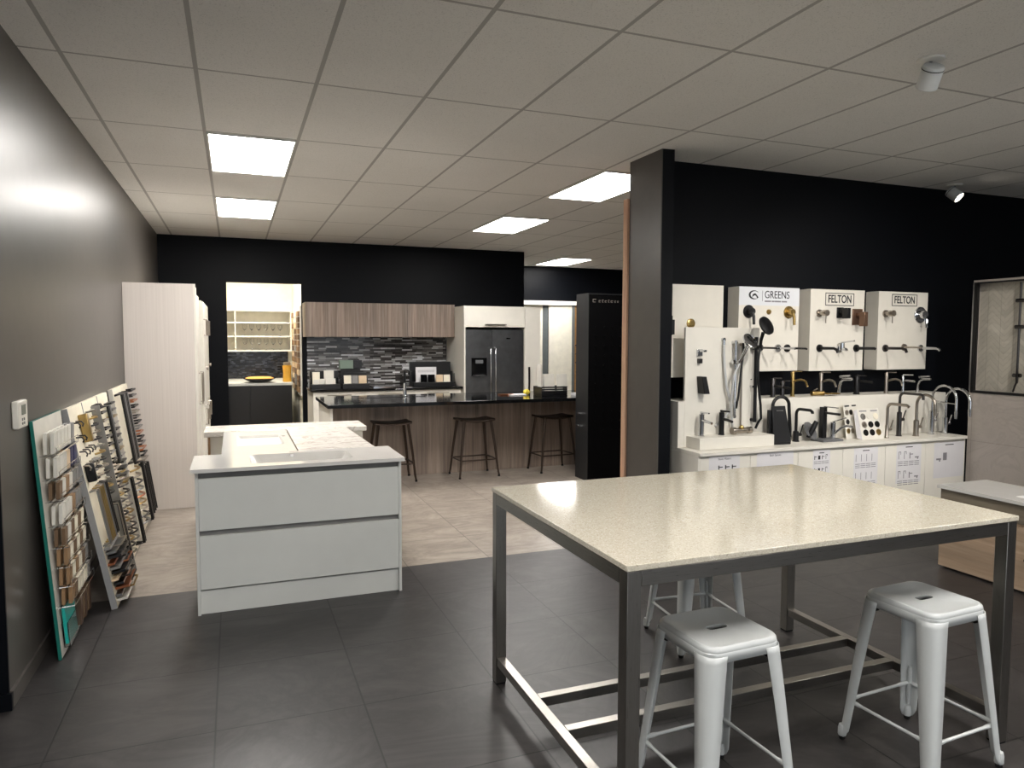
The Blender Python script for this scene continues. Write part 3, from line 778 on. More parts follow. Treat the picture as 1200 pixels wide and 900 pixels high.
yi = 8.15
A, B = at(635, 467, 1, 7.85), at(665, 453, 1, 7.85)
t = thing('card_holder', 'black slatted box of cards on the right of the island', 'box', (A.x, 7.85, .9005)); w_, h_ = B.x-A.x, B.z-.9005
s = MB(); s.box(.0, w_, .0, .26, 0, .012)
for k in range(4): s.box(0, w_, 0, .012, .02+k*h_*.23, .02+k*h_*.23+h_*.17)
s.box(0, .012, .012, .26, .0, h_); s.box(w_-.012, w_, .012, .26, 0, h_); s.box(0, w_, .25, .262, 0, h_); s.box(.012, w_-.012, .012, .25, h_*.3, h_*.5)
s.build('slatted_box', 'black_plastic', t, .001)
for (u0, u1, v0, lb) in ((637, 649, 438, 'left large white card in the black box on the island'), (652, 664, 438, 'right large white card in the black box on the island')):
    a_, b_ = at(u0, 454, 1, 7.98), at(u1, v0, 1, 7.98); chip(a_.x, b_.x, .9005+h_*.5+.001, b_.z, 7.95, 'white_chip', lb, 'card', 'sample_card', .12)
for k, u0 in enumerate((631.8, 633.6)):
    a_, b_ = at(u0, 454, 1, 8.05), at(u0+1.3, 427 if k == 0 else 438, 1, 8.05)
    t2 = thing('sample_card', ('tall thin white card on edge behind the black box' if k == 0 else 'short thin white card on edge behind the black box'), 'card', (a_.x, 8.0, .9005)); bx(0, .012, 0, .13, 0, b_.z-.9005).build('sheet', 'white_chip', t2)
q = at(619, 463, 2, .9)
t = thing('fruit', 'small yellow star-shaped ornament on the black island top', 'ornament', (q.x, q.y+.05, .9005))
s = MB(); prof = []
for i in range(10):
    pass
loops = []
for zf, sc in ((0, .3), (.015, .8), (.035, 1), (.055, .75), (.07, .2)):
    loops.append([(math.cos(2*PI*k/20)*(.045 if k % 4 < 2 else .028)*sc, math.sin(2*PI*k/20)*(.045 if k % 4 < 2 else .028)*sc, zf) for k in range(20)])
s.loft(loops); s.build('body', 'yellow_fruit', t)
q = at(609, 463.5, 2, .9)
tag(MB().box(q.x-.12, q.x+.09, q.y, q.y+.15, .9006, .912).build('leaflet_stack', 'paper'), 'white leaflet stack lying on the island beside the yellow ornament', 'leaflet')
q = at(597, 463.5, 2, .9)
tag(MB().box(q.x-.1, q.x+.06, q.y+.02, q.y+.14, .9006, .914).build('sample_block', 'copper'), 'small orange-brown sample block lying on the island', 'sample')
q = at(678, 463, 2, .9)
tag(MB().box(q.x-.08, q.x+.15, 7.75, 7.95, .9006, .93).build('leaflet_stack', 'paper'), 'pale leaflet pile at the island end beside the black stand', 'leaflet')

# ------------------------------------------------------------------ tall black display stand
sx0, sx1 = 3.655, 4.45
t = thing('display_stand', 'tall black pegged display stand with small lettering at its top', 'display stand', (sx0, 7.1, 0))
bx(0, sx1-sx0, .0, .30, 0, 2.08).build('panel', 'stand_black', t, .002)
bx(-.006, .0, .0, .30, 0, 2.095).build('side_panel', 'stand_side', t)
bx(0, sx1-sx0, -.004, .30, 2.081, 2.095).build('top_cap', 'stand_side', t)
for r in range(12):
    for k in range(4):
        x, z = .085+.105*k, 1.72-.105*r
        h = MB(); h.cyl((x, 0, z), (x, -.018, z), .008, n=10); h.cyl((x, -.018, z), (x, -.024, z), .012, n=12); h.build('peg', 'stand_black', t)
s = MB()   # a line of small letters too blurred to read
x = .045
for k, (wd, hg) in enumerate(((.05, .036), (0, 0), (.03, .024), (.022, .03), (.03, .022), (.02, .03), (.036, .022), (.022, .022), (.024, .02))):
    if wd:
        s.box(x, x+.006, -.003, -.0005, 1.995, 1.995+hg); s.box(x+.006, x+wd*.8, -.003, -.0005, 1.995+hg-.007, 1.995+hg); s.box(x+.006, x+wd*.7, -.003, -.0005, 1.995, 2.0)
    x += wd+.012
s.build('lettering', 'sign_silver', t)
for k in range(2):
    s = MB(); s.cyl((-.006, .2, .74-.14*k), (-.03, .2, .74-.14*k), .014, n=12); s.build('side_knob', 'chrome', t)

# ------------------------------------------------------------------ boards leaning on the left wall
def lean_board(name, label, y0, y1, xb, thick, edge_mat, face_mat='white_chip', top_z=1.19):
    ang = math.asin(min(.5, (xb-thick*1.1-(XL+.006))/ (top_z)))
    t = thing(name, label, 'display board', (xb, y0, 0.0), rot=(0, -ang, 0))
    Lb = top_z/math.cos(ang); off = thick*math.sin(ang)
    bx(-thick, 0, .004, y1-y0, .004, Lb).build('board', face_mat, t)
    bx(-thick-.001, .002, -.004, .0035, .004, Lb).build('edge_strip', edge_mat, t)
    t['w'] = y1-y0; t['L'] = Lb
    return t, Lb, y1-y0, Matrix.Translation((xb, y0, 0)) @ Matrix.Rotation(-ang, 4, 'Y'), ang
TB, LB, WB, MT, ANG = lean_board('sample_board', 'teal-edged board of wire racks and colour chips leaning on the left wall', 4.025, 4.63, -.828, .011, 'teal')
tt = bx(-.011, -.0005, .0, WB, LB, LB+.003).build('top_edge', 'teal', TB)
rows = [  # height on the board, chip height, colours
    (1.02, .105, ['white_chip', 'white_chip', 'white_chip', 'white_chip', 'white_chip', 'grey_chip']),
    (.90, .10, ['white_chip', 'white_chip', 'white_chip', 'sand_chip', 'navy_chip', 'navy_chip']),
    (.79, .085, ['brown_chip', 'white_chip', 'tan_wood', 'white_chip', 'grey_chip', 'grey_chip']),
    (.665, .095, ['white_chip', 'white_chip', 'white_chip', 'tan_wood', 'grey_chip', 'grey_chip']),
    (.555, .085, ['brown_chip', 'white_chip', 'brown_chip', 'cream_chip', 'brown_chip', 'cream_chip']),
    (.455, .085, ['tan_wood', 'cream_chip', 'brown_chip', 'cream_chip', 'brown_chip', 'cream_chip']),
    (.355, .085, ['tan_wood', 'cream_chip', 'tan_wood', 'cream_chip', 'brown_chip', 'grey_chip']),
    (.255, .085, ['tan_wood', 'brown_chip', 'cream_chip', 'cream_chip', 'cream_chip', 'grey_chip'])]
cname = {'white_chip': 'white', 'grey_chip': 'grey', 'sand_chip': 'sand-coloured', 'navy_chip': 'navy blue', 'brown_chip': 'brown', 'tan_wood': 'tan', 'cream_chip': 'cream'}
ordn = ['top', 'second', 'third', 'fourth', 'fifth', 'sixth', 'seventh', 'eighth']
for r, (v, ch, cols) in enumerate(rows):
    rk = MB()
    for du in (.05, .57): rk.tube([(0, du, v-.006), (.075, du, v-.006), (.075, du, v+.03)], .0022, 6)
    for dx, dz in ((.075, .03), (.075, -.006), (.02, -.006)): rk.tube([(dx, .05, v+dz), (dx, .57, v+dz)], .0022, 6)
    rk.build('wire_rack', 'chrome', TB)
    for k, c in enumerate(cols):
        u = .07+.083*k
        for s_ in range(2):
            wx = .012+.03*s_
            q = MT @ Vector((wx, u+.006*s_, v))
            n_ = cols.count(c)
            lb = '%s sample chip in the %s rack of the teal-edged board' % (cname[c], ordn[r])
            o = bx(0, .016, 0, .066, 0, ch).build('sample_chip', c, None, .001)
            o.location = q; o.rotation_euler = (0, -ANG+R(5), 0)
            tag(o, lb, 'sample chip', '%s chips in the %s rack' % (cname[c], ordn[r]))
q = MT @ Vector((.006, .06, .045))
o = thing('brochure_holder', 'clear holder with a teal brochure at the foot of the teal-edged board', 'brochure', q, rot=(0, -ANG, 0))
bx(.006, .02, 0, .21, .012, .20).build('brochure', 'teal_print', o)
s = MB(); s.box(.024, .027, -.005, .215, 0, .12); s.box(0, .003, -.005, .215, 0, .12); s.box(0, .027, -.005, .215, -.003, 0); s.build('holder', 'clear_glass', o)
for k in range(5):
    q = MT @ Vector((.012, .30+.058*k, .06+.012*(k % 2)))
    o = bx(0, .03, 0, .045, 0, .15).build('sample_stick', 'brown_chip' if k % 2 else 'rose_bronze', None, .001); o.location = q; o.rotation_euler = (0, -ANG+R(4), 0)
    tag(o, 'dark brown sample stick beside the teal brochure holder', 'sample chip', 'brown sample sticks at the board foot')

def hbar(s, u, v, L_, vert, r=.005, out=.03):
    if vert: s.tube([(0, u, v), (out, u, v), (out, u, v+L_), (0, u, v+L_)], r, 6)
    else: s.tube([(0, u, v), (out, u, v), (out, u+L_, v), (0, u+L_, v)], r, 6)
def bow(s, u, v, L_, r=.005, out=.03):
    s.tube([(out*math.sin(PI*k/6), u+L_*k/6, v) for k in range(7)], r, 6)
def knob(s, u, v, r=.014):
    s.cyl((0, u, v), (.018, u, v), .005, n=8); s.cyl((.018, u, v), (.03, u, v), r, n=10)
def hook(s, u, v):
    s.tube([(0, u, v), (.03, u, v-.004), (.038, u, v-.02), (.03, u, v-.035)], .005, 6)
def flat(s, u, v, L_, h=.012, out=.035):
    s.box(0, out, u, u+L_, v, v+h)
HB = [('aluminium-edged board of hooks, pulls and long bars, beside the teal-edged one', 4.69, 5.10, -.672, 'grey_edge'),
      ('aluminium-edged board of bow handles, second from the teal-edged one', 5.11, 5.62, -.69, 'grey_edge'),
      ('board of small dark pulls, third from the teal-edged one', 5.63, 6.04, -.71, 'grey_edge'),
      ('farthest leaning handle board, beside the tall pale cabinet', 6.30, 7.12, -.72, 'white_chip')]
for bi, (lb, y0, y1, xb, em) in enumerate(HB):
    T_, Lh, Wh, MH, AH = lean_board('handle_board', lb, y0, y1, xb, .03, em, 'cream_chip')
    T_['group'] = 'handle boards leaning on the left wall'
    mats = ['matt_black', 'chrome', 'brushed_nickel', 'brass', 'gunmetal', 'alu', 'copper']
    def put(fn, c, *a):
        s = MB(); fn(s, *a); s.build('handle', c, T_)
    if bi == 0:
        for r in range(4):
            for k in range(4): put(hook, ['gunmetal', 'matt_black', 'gunmetal', 'brushed_nickel'][r], .05+.09*k, 1.12-.085*r)
        bx(.0, .05, .22, .27, .98, 1.15).build('pull_plate', 'brass', T_, .006)
        bx(.0, .05, .06, .10, .76, .87).build('pull_plate', 'matt_black', T_, .01)
        for r in range(4):
            for k in range(2): put(bow, ['gunmetal', 'alu', 'matt_black', 'brushed_nickel'][(r+k) % 4], .15+.13*k, .86-.05*r, .1, .006, .04)
        for k in range(8): put(hbar, ['alu', 'brushed_nickel', 'brass', 'brass', 'brass', 'alu', 'matt_black', 'matt_black'][k], .04+.045*k, .38, .33, True, .007, .04)
        for r in range(11): put(flat, ['grey_chip', 'alu', 'gunmetal', 'copper', 'grey_chip', 'matt_black', 'sand_chip', 'gunmetal', 'copper', 'alu', 'white_chip'][r], .03+.02*(r % 3), .35-.032*r, .31, .014, .035+.02*(r % 3))
        for r in range(8): put(hbar, ['brushed_nickel', 'gunmetal', 'matt_black', 'copper', 'alu', 'gunmetal', 'matt_black', 'brass'][r], .14+.02*(r % 4), .34-.04*r, .2, False, .006, .075)
    elif bi == 1:
        for r in range(13): put(bow, mats[(r*2+1) % 5], .04, 1.14-.045*r, .17, .007, .045)
        for r in range(10): put(hbar, ['matt_black', 'brushed_nickel', 'matt_black', 'gunmetal', 'matt_black', 'alu'][r % 6], .28, 1.1-.055*r, .17, False, .007, .05)
        for k in range(4): put(hook, 'gunmetal', .28+.05*k, 1.16)
        for r in range(10): put(bow, ['brass', 'gunmetal', 'chrome', 'matt_black', 'brass', 'alu', 'gunmetal'][r % 7], .27, .53-.045*r, .2, .007, .055)
        for k in range(5): put(hbar, ['alu', 'gunmetal', 'brushed_nickel', 'matt_black', 'gunmetal'][k], .04+.04*k, .12, .4, True, .007, .05)
        bx(0, .05, .24, .252, .02, 1.16).build('divider', 'alu', T_)
    elif bi == 2:
        for k in range(3): put(hbar, ['matt_black', 'gunmetal', 'alu'][k], .05+.05*k, .72, .4, True, .008, .045)
        for r in range(13): put(flat, ['matt_black', 'gunmetal', 'brass', 'chrome', 'matt_black'][r % 5], .2, 1.12-.048*r, .17, .012, .05)
        for r in range(11): put(bow, ['brass', 'brushed_nickel', 'gunmetal', 'matt_black', 'alu', 'chrome'][r % 6], .05, .64-.05*r, .22, .007, .055)
        for k in range(2): put(hbar, 'matt_black', .31+.05*k, .05, .5, True, .011, .06)
    else:
        for k in range(6): put(hbar, ['matt_black', 'gunmetal', 'alu', 'gunmetal', 'matt_black', 'alu'][k], .06+.06*k, .6, .55, True, .010, .05)
        for r in range(14): put(hbar, ['matt_black', 'gunmetal', 'copper', 'matt_black', 'brushed_nickel', 'gunmetal', 'matt_black', 'alu', 'copper'][r % 9], .44, 1.15-.046*r, .26, False, .009, .07)
        for k in range(3): put(hbar, 'matt_black', .5+.1*k, .08, .42, True, .012, .06)
        for r in range(9): put(bow, ['brass', 'brushed_nickel', 'gunmetal', 'alu', 'copper'][r % 5], .08, .53-.055*r, .28, .008, .055)
        for k in range(2): put(hbar, ['matt_black', 'gunmetal'][k], .38+.05*k, .05, .5, True, .012, .055)

# ------------------------------------------------------------------ tap wall
BX0, BX1, BYF, BYB, BZ = 3.085, 5.80, 4.262, 4.80, .78
n = 6; cw = (BX1-BX0-.03)/n
unit_names = ['left', 'middle', 'right']
for u in range(3):
    x = BX0+.015+2*u*cw
    t = thing('display_cabinet', ['white two-door cabinet at the partition end of the tap bench', 'white two-door cabinet in the middle of the tap bench', 'white two-door cabinet at the tiled-wall end of the tap bench'][u], 'cabinet', (x, BYF+.01, 0), 0, 'white cabinets under the tap bench')
    bx(0, 2*cw-.001, .02, .52, 0, BZ-.026).build('carcass', 'cabinet_white', t)
    for k in range(2): bx(cw*k+.0015, cw*(k+1)-.0025, 0, .019, .1, BZ-.045).build('door', 'cabinet_white', t, .0015)
t = thing('tap_benchtop', 'white benchtop carrying the kitchen tap display', 'benchtop', (BX0, BYF, BZ-.025))
bx(0, BX1-BX0, -.012, BYB-BYF, 0, .025).build('slab', 'cabinet_white', t, .002)
for xe in (0, BX1-BX0-.0145): bx(xe, xe+.0145, .01, BYB-BYF, -(BZ-.025), -.001).build('end_panel', 'cabinet_white', t)
RY, RZ = 4.53, 1.128
t = thing('display_riser', 'white raised back ledge with taps along the black wall', 'riser', (3.085, RY, BZ+.0005))
bx(0, 5.88-3.085, 0, BYB-RY, 0, RZ-BZ-.0005).build('ledge', 'cabinet_white', t, .002)

YP = 4.68
BOX = [(2.99, 3.588, 1.30, 'plain white wall panel box beside the dark partition'), (3.737, 4.342, 1.335, 'white wall box with the GREENS sign'),
       (4.462, 5.052, 1.33, 'white wall box with FELTON sign and a bronze square mixer'), (5.216, 5.802, 1.33, 'white wall box with FELTON sign farthest from the partition')]
boxes = []
for x0, x1, z0, lb in BOX:
    t = thing('wall_display_box', lb, 'display box', (x0, YP, z0), 0, 'white boxes on the black tap wall')
    bx(0, x1-x0, 0, YT-YP-.001, 0, 2.012-z0).build('box', 'warm_white_board', t, .002); boxes.append(t)
# signs
def sign_frame(t, cx, cz, w, h, th=.006):
    s = MB()
    for q in ((cx-w/2, cx+w/2, cz+h/2-th, cz+h/2), (cx-w/2, cx+w/2, cz-h/2, cz-h/2+th), (cx-w/2, cx-w/2+th, cz-h/2+th, cz+h/2-th), (cx+w/2-th, cx+w/2, cz-h/2+th, cz+h/2-th)): s.box(q[0], q[1], -.002, -.0004, q[2], q[3])
    s.build('sign_frame', 'ink', t)
for bi, px_ in ((2, (967, 1001, 344, 358)), (3, (1045, 1075, 345.5, 358.5))):
    A, B = at(px_[0], px_[3], 1, YP), at(px_[1], px_[2], 1, YP); t = boxes[bi]; o = t.location
    cx, cz = (A.x+B.x)/2-o.x, (A.z+B.z)/2-o.z
    sign_frame(t, cx, cz, B.x-A.x, B.z-A.z)
    tx = text('FELTON', (B.z-A.z)*.86, (cx, -.0014, cz), FRONT, 'ink', t, 'sign_lettering', .0008)
    tx.data.offset = .0014; tx['target_w'] = (B.x-A.x)*.80
t = boxes[1]; o = t.location
bx(.0, .604, -.0012, -.0002, 1.865-o.z, 2.011-o.z).build('sign_panel', 'logo_panel', t)
A, B = at(896, 350, 1, YP), at(925, 342, 1, YP)
tx = text('GREENS', .085, ((A.x+B.x)/2-o.x, -.0022, (at(910, 346, 1, YP).z)-o.z), FRONT, 'ink', t, 'sign_lettering', .0008); tx['target_w'] = B.x-A.x
s = MB(); q = at(893.5, 346.5, 1, YP); s.box(q.x-o.x-.002, q.x-o.x+.002, -.0024, -.0013, q.z-o.z-.045, q.z-o.z+.04)
A, B = at(896, 353, 1, YP), at(924, 353, 1, YP); x = A.x-o.x
for wd in (.07, .03, .07, .06):
    s.box(x, x+wd*.9, -.0024, -.0013, A.z-o.z-.006, A.z-o.z+.006); x += wd
s.build('sign_rule', 'faint_ink', t)
q = at(883.5, 345.5, 1, YP); cx, cz = q.x-o.x, q.z-o.z
s = MB()
out_, in_ = [], []
for k in range(22):
    a = R(35+ 290*k/21); rr = .012*math.sin(PI*k/21)+.0025
    out_.append((cx+.052*math.cos(a), cz+.036*math.sin(a))); in_.append((cx+.007*(k/21)+(.052-rr)*math.cos(a), cz+(.036-rr*.8)*math.sin(a)))
for i in range(21):
    a, b, c_, d_ = out_[i], out_[i+1], in_[i+1], in_[i]
    s.loft([[(p[0], -.0024, p[1]) for p in (a, b, c_, d_)], [(p[0], -.0013, p[1]) for p in (a, b, c_, d_)]])
lf = [(cx-.02, cz-.02), (cx-.012, cz+.006), (cx+.012, cz+.014), (cx+.032, cz-.004), (cx+.044, cz-.02), (cx+.03, cz-.028), (cx+.022, cz-.008), (cx+.004, cz-.004)]
s.loft([[(p[0], -.0024, p[1]) for p in lf], [(p[0], -.0013, p[1]) for p in lf]])
s.build('sign_emblem', 'ink', t)

# --- wall mixers and spouts on the boxes (they face -y)
def wall_mixer(pt, r, mat, label, style='round', lever=.07, lat=0):
    t = thing('wall_mixer', label, 'tap', pt, 0, 'wall mixers on the white boxes')
    if style == 'round':
        s = MB(); s.tube([(0, -.0005, 0), (0, -.008, 0), (0, -.012, 0)], [r, r, r*.93], 28); s.build('plate', mat, t)
        MB().tube([(0, -.012, 0), (0, -.055, 0)], [r*.55, r*.5], 20).build('handle', mat, t)
        MB().tube([(0, -.05, -r*.2), (.0, -.065, -lever*.5), (.0, -.07, -lever-.025)], [.014, .012, .011], 8).build('lever', mat, t)
    elif style == 'square':
        bx(-r, r, -.012, -.0005, -r*1.25, r*1.25).build('plate', mat, t, .004)
        MB().cyl((0, -.012, r*.25), (0, -.045, r*.25), .024).build('handle', mat, t)
        bx(-.02, .02, -.10, -.045, -lever, .03+r*.2).build('lever', mat, t, .003)
    elif style == 'button':
        MB().tube([(0, -.0005, 0), (0, -.012, 0), (0, -.016, 0)], [r, r, r*.85], 24).build('plate', mat, t)
        MB().tube([(0, -.016, 0), (0, -.026, 0)], [r*.6, r*.5], 18).build('handle', mat, t)
    elif style == 'small':
        s = MB(); s.tube([(0, -.0005, 0), (0, -.01, 0)], [r, r*.95], 24); s.build('plate', mat, t)
        MB().tube([(0, -.01, 0), (0, -.05, 0), (0, -.052, 0), (0, -.09, 0)], [r*.62, r*.62, r*.8, r*.8], 18).build('handle', mat, t)
        MB().tube([(0, -.075, -r*.5), (0, -.075, -.085)], .0045, 8).build('lever', mat, t)
    return t
def wall_spout(pt, L_, mat, label, drop=.0, r=.012, mixer=False):
    t = thing('wall_spout', label, 'tap', pt, 0, 'wall spouts on the white boxes')
    MB().tube([(0, -.0005, 0), (0, -.012, 0)], [.032, .03], 24).build('plate', mat, t)
    MB().tube([(0, -.012, 0), (0, -L_*.8, 0), (0, -L_*.95, -drop*.4), (0, -L_, -drop-.004)], [r*1.1, r, r, r*.95], 12).build('spout', mat, t)
    if mixer:
        MB().cyl((0, -.03, -.01), (0, -.03, .05), .022).build('handle', mat, t)
        MB().tube([(0, -.03, .055), (0, -.16, .07)], .007, 8).build('lever', mat, t)
    return t
def bpt(x, y): return at(x, y, 1, YP)
wall_mixer(bpt(877, 365), .052, 'matt_black', 'large round black wall mixer under the GREENS sign', 'round', .08)
wall_mixer(bpt(900.5, 365.5), .02, 'brass', 'tiny round brass button between two mixers under the GREENS sign', 'button')
wall_mixer(bpt(924, 366), .05, 'brass', 'large round brass wall mixer under the GREENS sign', 'round', .08)
wall_mixer(bpt(960, 367), .032, 'brushed_nickel', 'small round bronze-toned mixer on the box with three mixers', 'small')
wall_mixer(bpt(984, 366.5), .036, 'matt_black', 'square black wall mixer on the box with three mixers', 'square', .05)
wall_mixer(bpt(1004, 371.5), .055, 'rose_bronze', 'large square rose-bronze wall mixer at the edge of its box', 'square', .08)
wall_mixer(bpt(1037.5, 367.5), .033, 'brushed_nickel', 'small nickel wall mixer on the farthest FELTON box', 'small')
wall_mixer(bpt(1078, 369), .072, 'chrome', 'large round chrome wall mixer on the farthest FELTON box', 'round', .09)
wall_spout(bpt(890, 407.5), .2, 'gunmetal', 'thin dark wall spout beside the black shower head', 0, .008)
wall_spout(bpt(911, 408), .2, 'chrome', 'thin chrome wall spout in the middle of the GREENS box', 0, .008)
wall_spout(bpt(922, 408), .22, 'matt_black', 'thin black wall spout at the edge of the GREENS box', 0, .008)
wall_spout(bpt(960, 408), .2, 'matt_black', 'black wall spout with turned-down end on the middle box', .03)
wall_spout(bpt(983, 409), .08, 'chrome', 'chrome wall mixer spout with long lever on the middle box', .01, .014, True)
wall_spout(bpt(1003, 408), .2, 'matt_black', 'straight black wall spout at the right of the middle box', 0)
wall_spout(bpt(1037, 408), .22, 'gunmetal', 'gunmetal wall spout on the farthest FELTON box', .03)
wall_spout(bpt(1059, 407), .18, 'brushed_nickel', 'nickel wall spout between two on the farthest FELTON box', .0, .008)
wall_spout(bpt(1078, 408), .2, 'chrome', 'chrome wall spout at the right edge of the farthest FELTON box', .02)
wall_mixer(at(809, 379, 1, YP), .036, 'brass', 'round brass mixer on the plain white box', 'button')
wall_mixer(at(791, 381, 1, 4.55)+Vector((.0, .13, 0)), .06, 'matt_black', 'square black mixer at the edge of the dark partition', 'square', .07)

# --- taps along the riser and the bench
def tall_tap(pt, h, mat, label, r=.019, L_=.14, curve=True, grp='taps on the raised ledge', zs=.62):
    t = thing('basin_tap', label, 'tap', pt, 0, grp)
    MB().lathe([(r*1.25, 0), (r*1.25, .005), (r, .008), (r, h-.004), (r*.9, h), (.002, h)], 18).build('body', mat, t)
    if curve: s = MB().tube([(0, -r*.6, h*zs)]+[(0, -r-L_*u, h*zs+.018*math.sin(PI*u*.9)-.03*max(0, u-.6)) for u in (.1, .3, .5, .7, .85)]+[(0, -r-L_*.98, h*zs-.035)], .0085, 10)
    else: s = MB().tube([(0, -r*.6, h*zs), (0, -r-L_, h*zs-.004)], .009, 10)
    s.build('spout', mat, t)
    MB().tube([(0, 0, h+.004), (0, -.10, h+.008)], [.005, .004], 8).build('lever', mat, t)
    return t
def rp(x): return at(x, 463.5, 2, RZ)+Vector((0, .10, .0005))
def on_riser(x, y=4.62):
    q = at(x, 462, 1, y); return Vector((q.x, y, RZ+.0005))
def hz(x, row, y=4.62): return at(x, row, 1, y).z-RZ
tall_tap(on_riser(870), hz(870, 445), 'chrome', 'chrome tap on the ledge just right of the black shower rail', .024, .10, False, zs=.7)
tall_tap(on_riser(905.5), hz(905, 444), 'gunmetal', 'dark grey column tap on the ledge under the GREENS box', .02, .09, False)
tall_tap(on_riser(916.5), hz(916, 447), 'gunmetal', 'shorter dark tap on the ledge beside the brass one', .019, .08, False)
tall_tap(on_riser(928.5), hz(928, 436), 'brass', 'tall brass tap with curved spout on the ledge', .016, .15)
tall_tap(on_riser(961.5), hz(961, 437), 'brushed_nickel', 'tall nickel tap with curved spout on the ledge, nearer the partition', .016, .15)
tall_tap(on_riser(1003.5), hz(1003, 441), 'matt_black', 'black tap on the ledge between nickel ones', .022, .14, False, zs=.75)
tall_tap(on_riser(1038), hz(1038, 437), 'brushed_nickel', 'tall nickel tap with curved spout on the ledge under the farthest box', .016, .15)
tall_tap(on_riser(1057.5), hz(1057, 440), 'chrome', 'slim chrome tap on the ledge near its far end', .014, .10, False, zs=.72)
def curve_tap(pt, h, mat, label, L_=.12, r=.015, grp='taps on the raised ledge'):
    t = thing('basin_tap', label, 'tap', pt, 0, grp)
    MB().tube([(0, .02, 0), (0, .015, h*.5), (0, -.0, h*.82), (0, -.035, h*.95), (0, -L_, h*.97)], [r*1.2, r, r, r, r*.8], 12).build('body', mat, t)
    MB().tube([(0, -.01, h*.97), (0, .005, h*1.05), (0, -.10, h*1.16)], [r*.7, r*.8, r*.5], 10).build('lever', mat, t)
    return t
curve_tap(on_riser(984.5), hz(984, 443), 'chrome', 'chrome tap with bent neck on the ledge beside the black one')
curve_tap(on_riser(1077), hz(1077, 443), 'chrome', 'low chrome arched tap at the far end of the ledge', .11, .012)
q = at(948, 462, 2, RZ)
t = thing('loose_tap', 'brass tap lying on its side at the ledge front', 'tap', (q.x-.02, 4.60, RZ+.021))
MB().tube([(-.09, .02, 0), (.02, .0, 0)], .02, 14).build('body', 'brass', t)
bx(.0, .13, -.07, -.01, -.006, .006).build('spout', 'brass', t, .003)
MB().tube([(-.07, .02, .02), (-.02, .03, .035)], .006, 8).build('lever', 'brushed_nickel', t)

def bp(x, y):
    q = at(x, y, 2, BZ); k = min(1, (RY-.045)/q.y); return Vector((q.x*k, q.y*k, BZ+.0005))
def top_at(p, row):
    """height over the bench of the pixel row above a point"""
    lo, hi = 0, 1.2
    for _ in range(40):
        m_ = (lo+hi)/2; d = Vector((p.x, p.y, BZ+m_-EYE)); y_ = 450-F_PX*d.dot(CU)/d.dot(CF)
        if y_ > row: lo = m_
        else: hi = m_
    return lo
def goose(pt, h, rad, mat, label, drop, r=.011, base_r=.022, base_h=.1, spray=True, lever='side', arm=False):
    t = thing('kitchen_tap', label, 'tap', pt, 0, 'kitchen taps on the white bench')
    MB().lathe([(base_r*1.15, 0), (base_r*1.15, .006), (base_r, .01), (base_r, base_h), (r, base_h+.01)], 18).build('body', mat, t)
    pts = [(0, 0, base_h), (0, 0, h-rad)]+arc((0, -rad, h-rad), rad, 180, 0, 14)+[(0, -2*rad, h-rad-drop)]
    MB().tube(pts, r, 12).build('spout', mat, t)
    if spray: MB().cyl((0, -2*rad, h-rad-drop-.001), (0, -2*rad, h-rad-drop-.06), r*1.25, r*1.05, 14).build('spray_head', mat, t)
    MB().tube([(base_r*.5, 0, base_h*.6), (base_r+.03, 0, base_h*.6)], .014, 12).build('mixer', mat, t)
    MB().tube([(base_r+.025, 0, base_h*.6), (base_r+.03, -.02, base_h*.6+.08)], .005, 8).build('lever', mat, t)
    if arm: MB().tube([(0, 0, base_h+.09), (0, -2*rad, base_h+.08)], .006, 8).build('holder_arm', mat, t)
    return t
def square_neck(pt, h, L_, mat, label, r=.012, base_r=.02, drop=.03, base_h=.14):
    t = thing('kitchen_tap', label, 'tap', pt, 0, 'kitchen taps on the white bench')
    MB().lathe([(base_r*1.2, 0), (base_r*1.2, .006), (base_r, .01), (base_r, base_h), (r, base_h+.008)], 18).build('body', mat, t)
    MB().tube([(0, 0, base_h)]+[(0, 0, h-.04)]+[(0, -.04+.04*math.cos(R(a)), h-.04+.04*math.sin(R(a))) for a in (22, 45, 68)]+[(0, -.04, h), (0, -L_+.02, h), (0, -L_, h-.012), (0, -L_, h-.012-drop)], r, 12).build('spout', mat, t)
    MB().tube([(base_r*.5, 0, base_h*.7), (base_r+.028, 0, base_h*.7)], .014, 12).build('mixer', mat, t)
    MB().tube([(base_r+.02, 0, base_h*.7), (base_r+.03, -.02, base_h*.7+.08)], .005, 8).build('lever', mat, t)
    return t
p = bp(1039, 513); square_neck(p, top_at(p, 473), .20, 'brushed_nickel', 'nickel square-neck kitchen tap just right of the finish card', .012, .014, .0, .1)
p = bp(1053, 511); square_neck(p, top_at(p, 460.5), .22, 'gunmetal', 'tall gunmetal square-neck kitchen tap', .011, .02, .03, .2)
p = bp(1073, 511); goose(p, top_at(p, 462), .085, 'brushed_nickel', 'brushed gooseneck kitchen tap between the gunmetal and the spring tap', .02, .012, .022, .13)
p = bp(1091, 509); goose(p, top_at(p, 451), .11, 'chrome', 'tall chrome gooseneck kitchen tap with holder arm', .10, .010, .022, .2, True, 'side', True)
p = bp(1107, 508); goose(p, top_at(p, 454.5), .11, 'chrome', 'chrome gooseneck kitchen tap at the tiled-wall end of the bench', .06, .013, .022, .14)
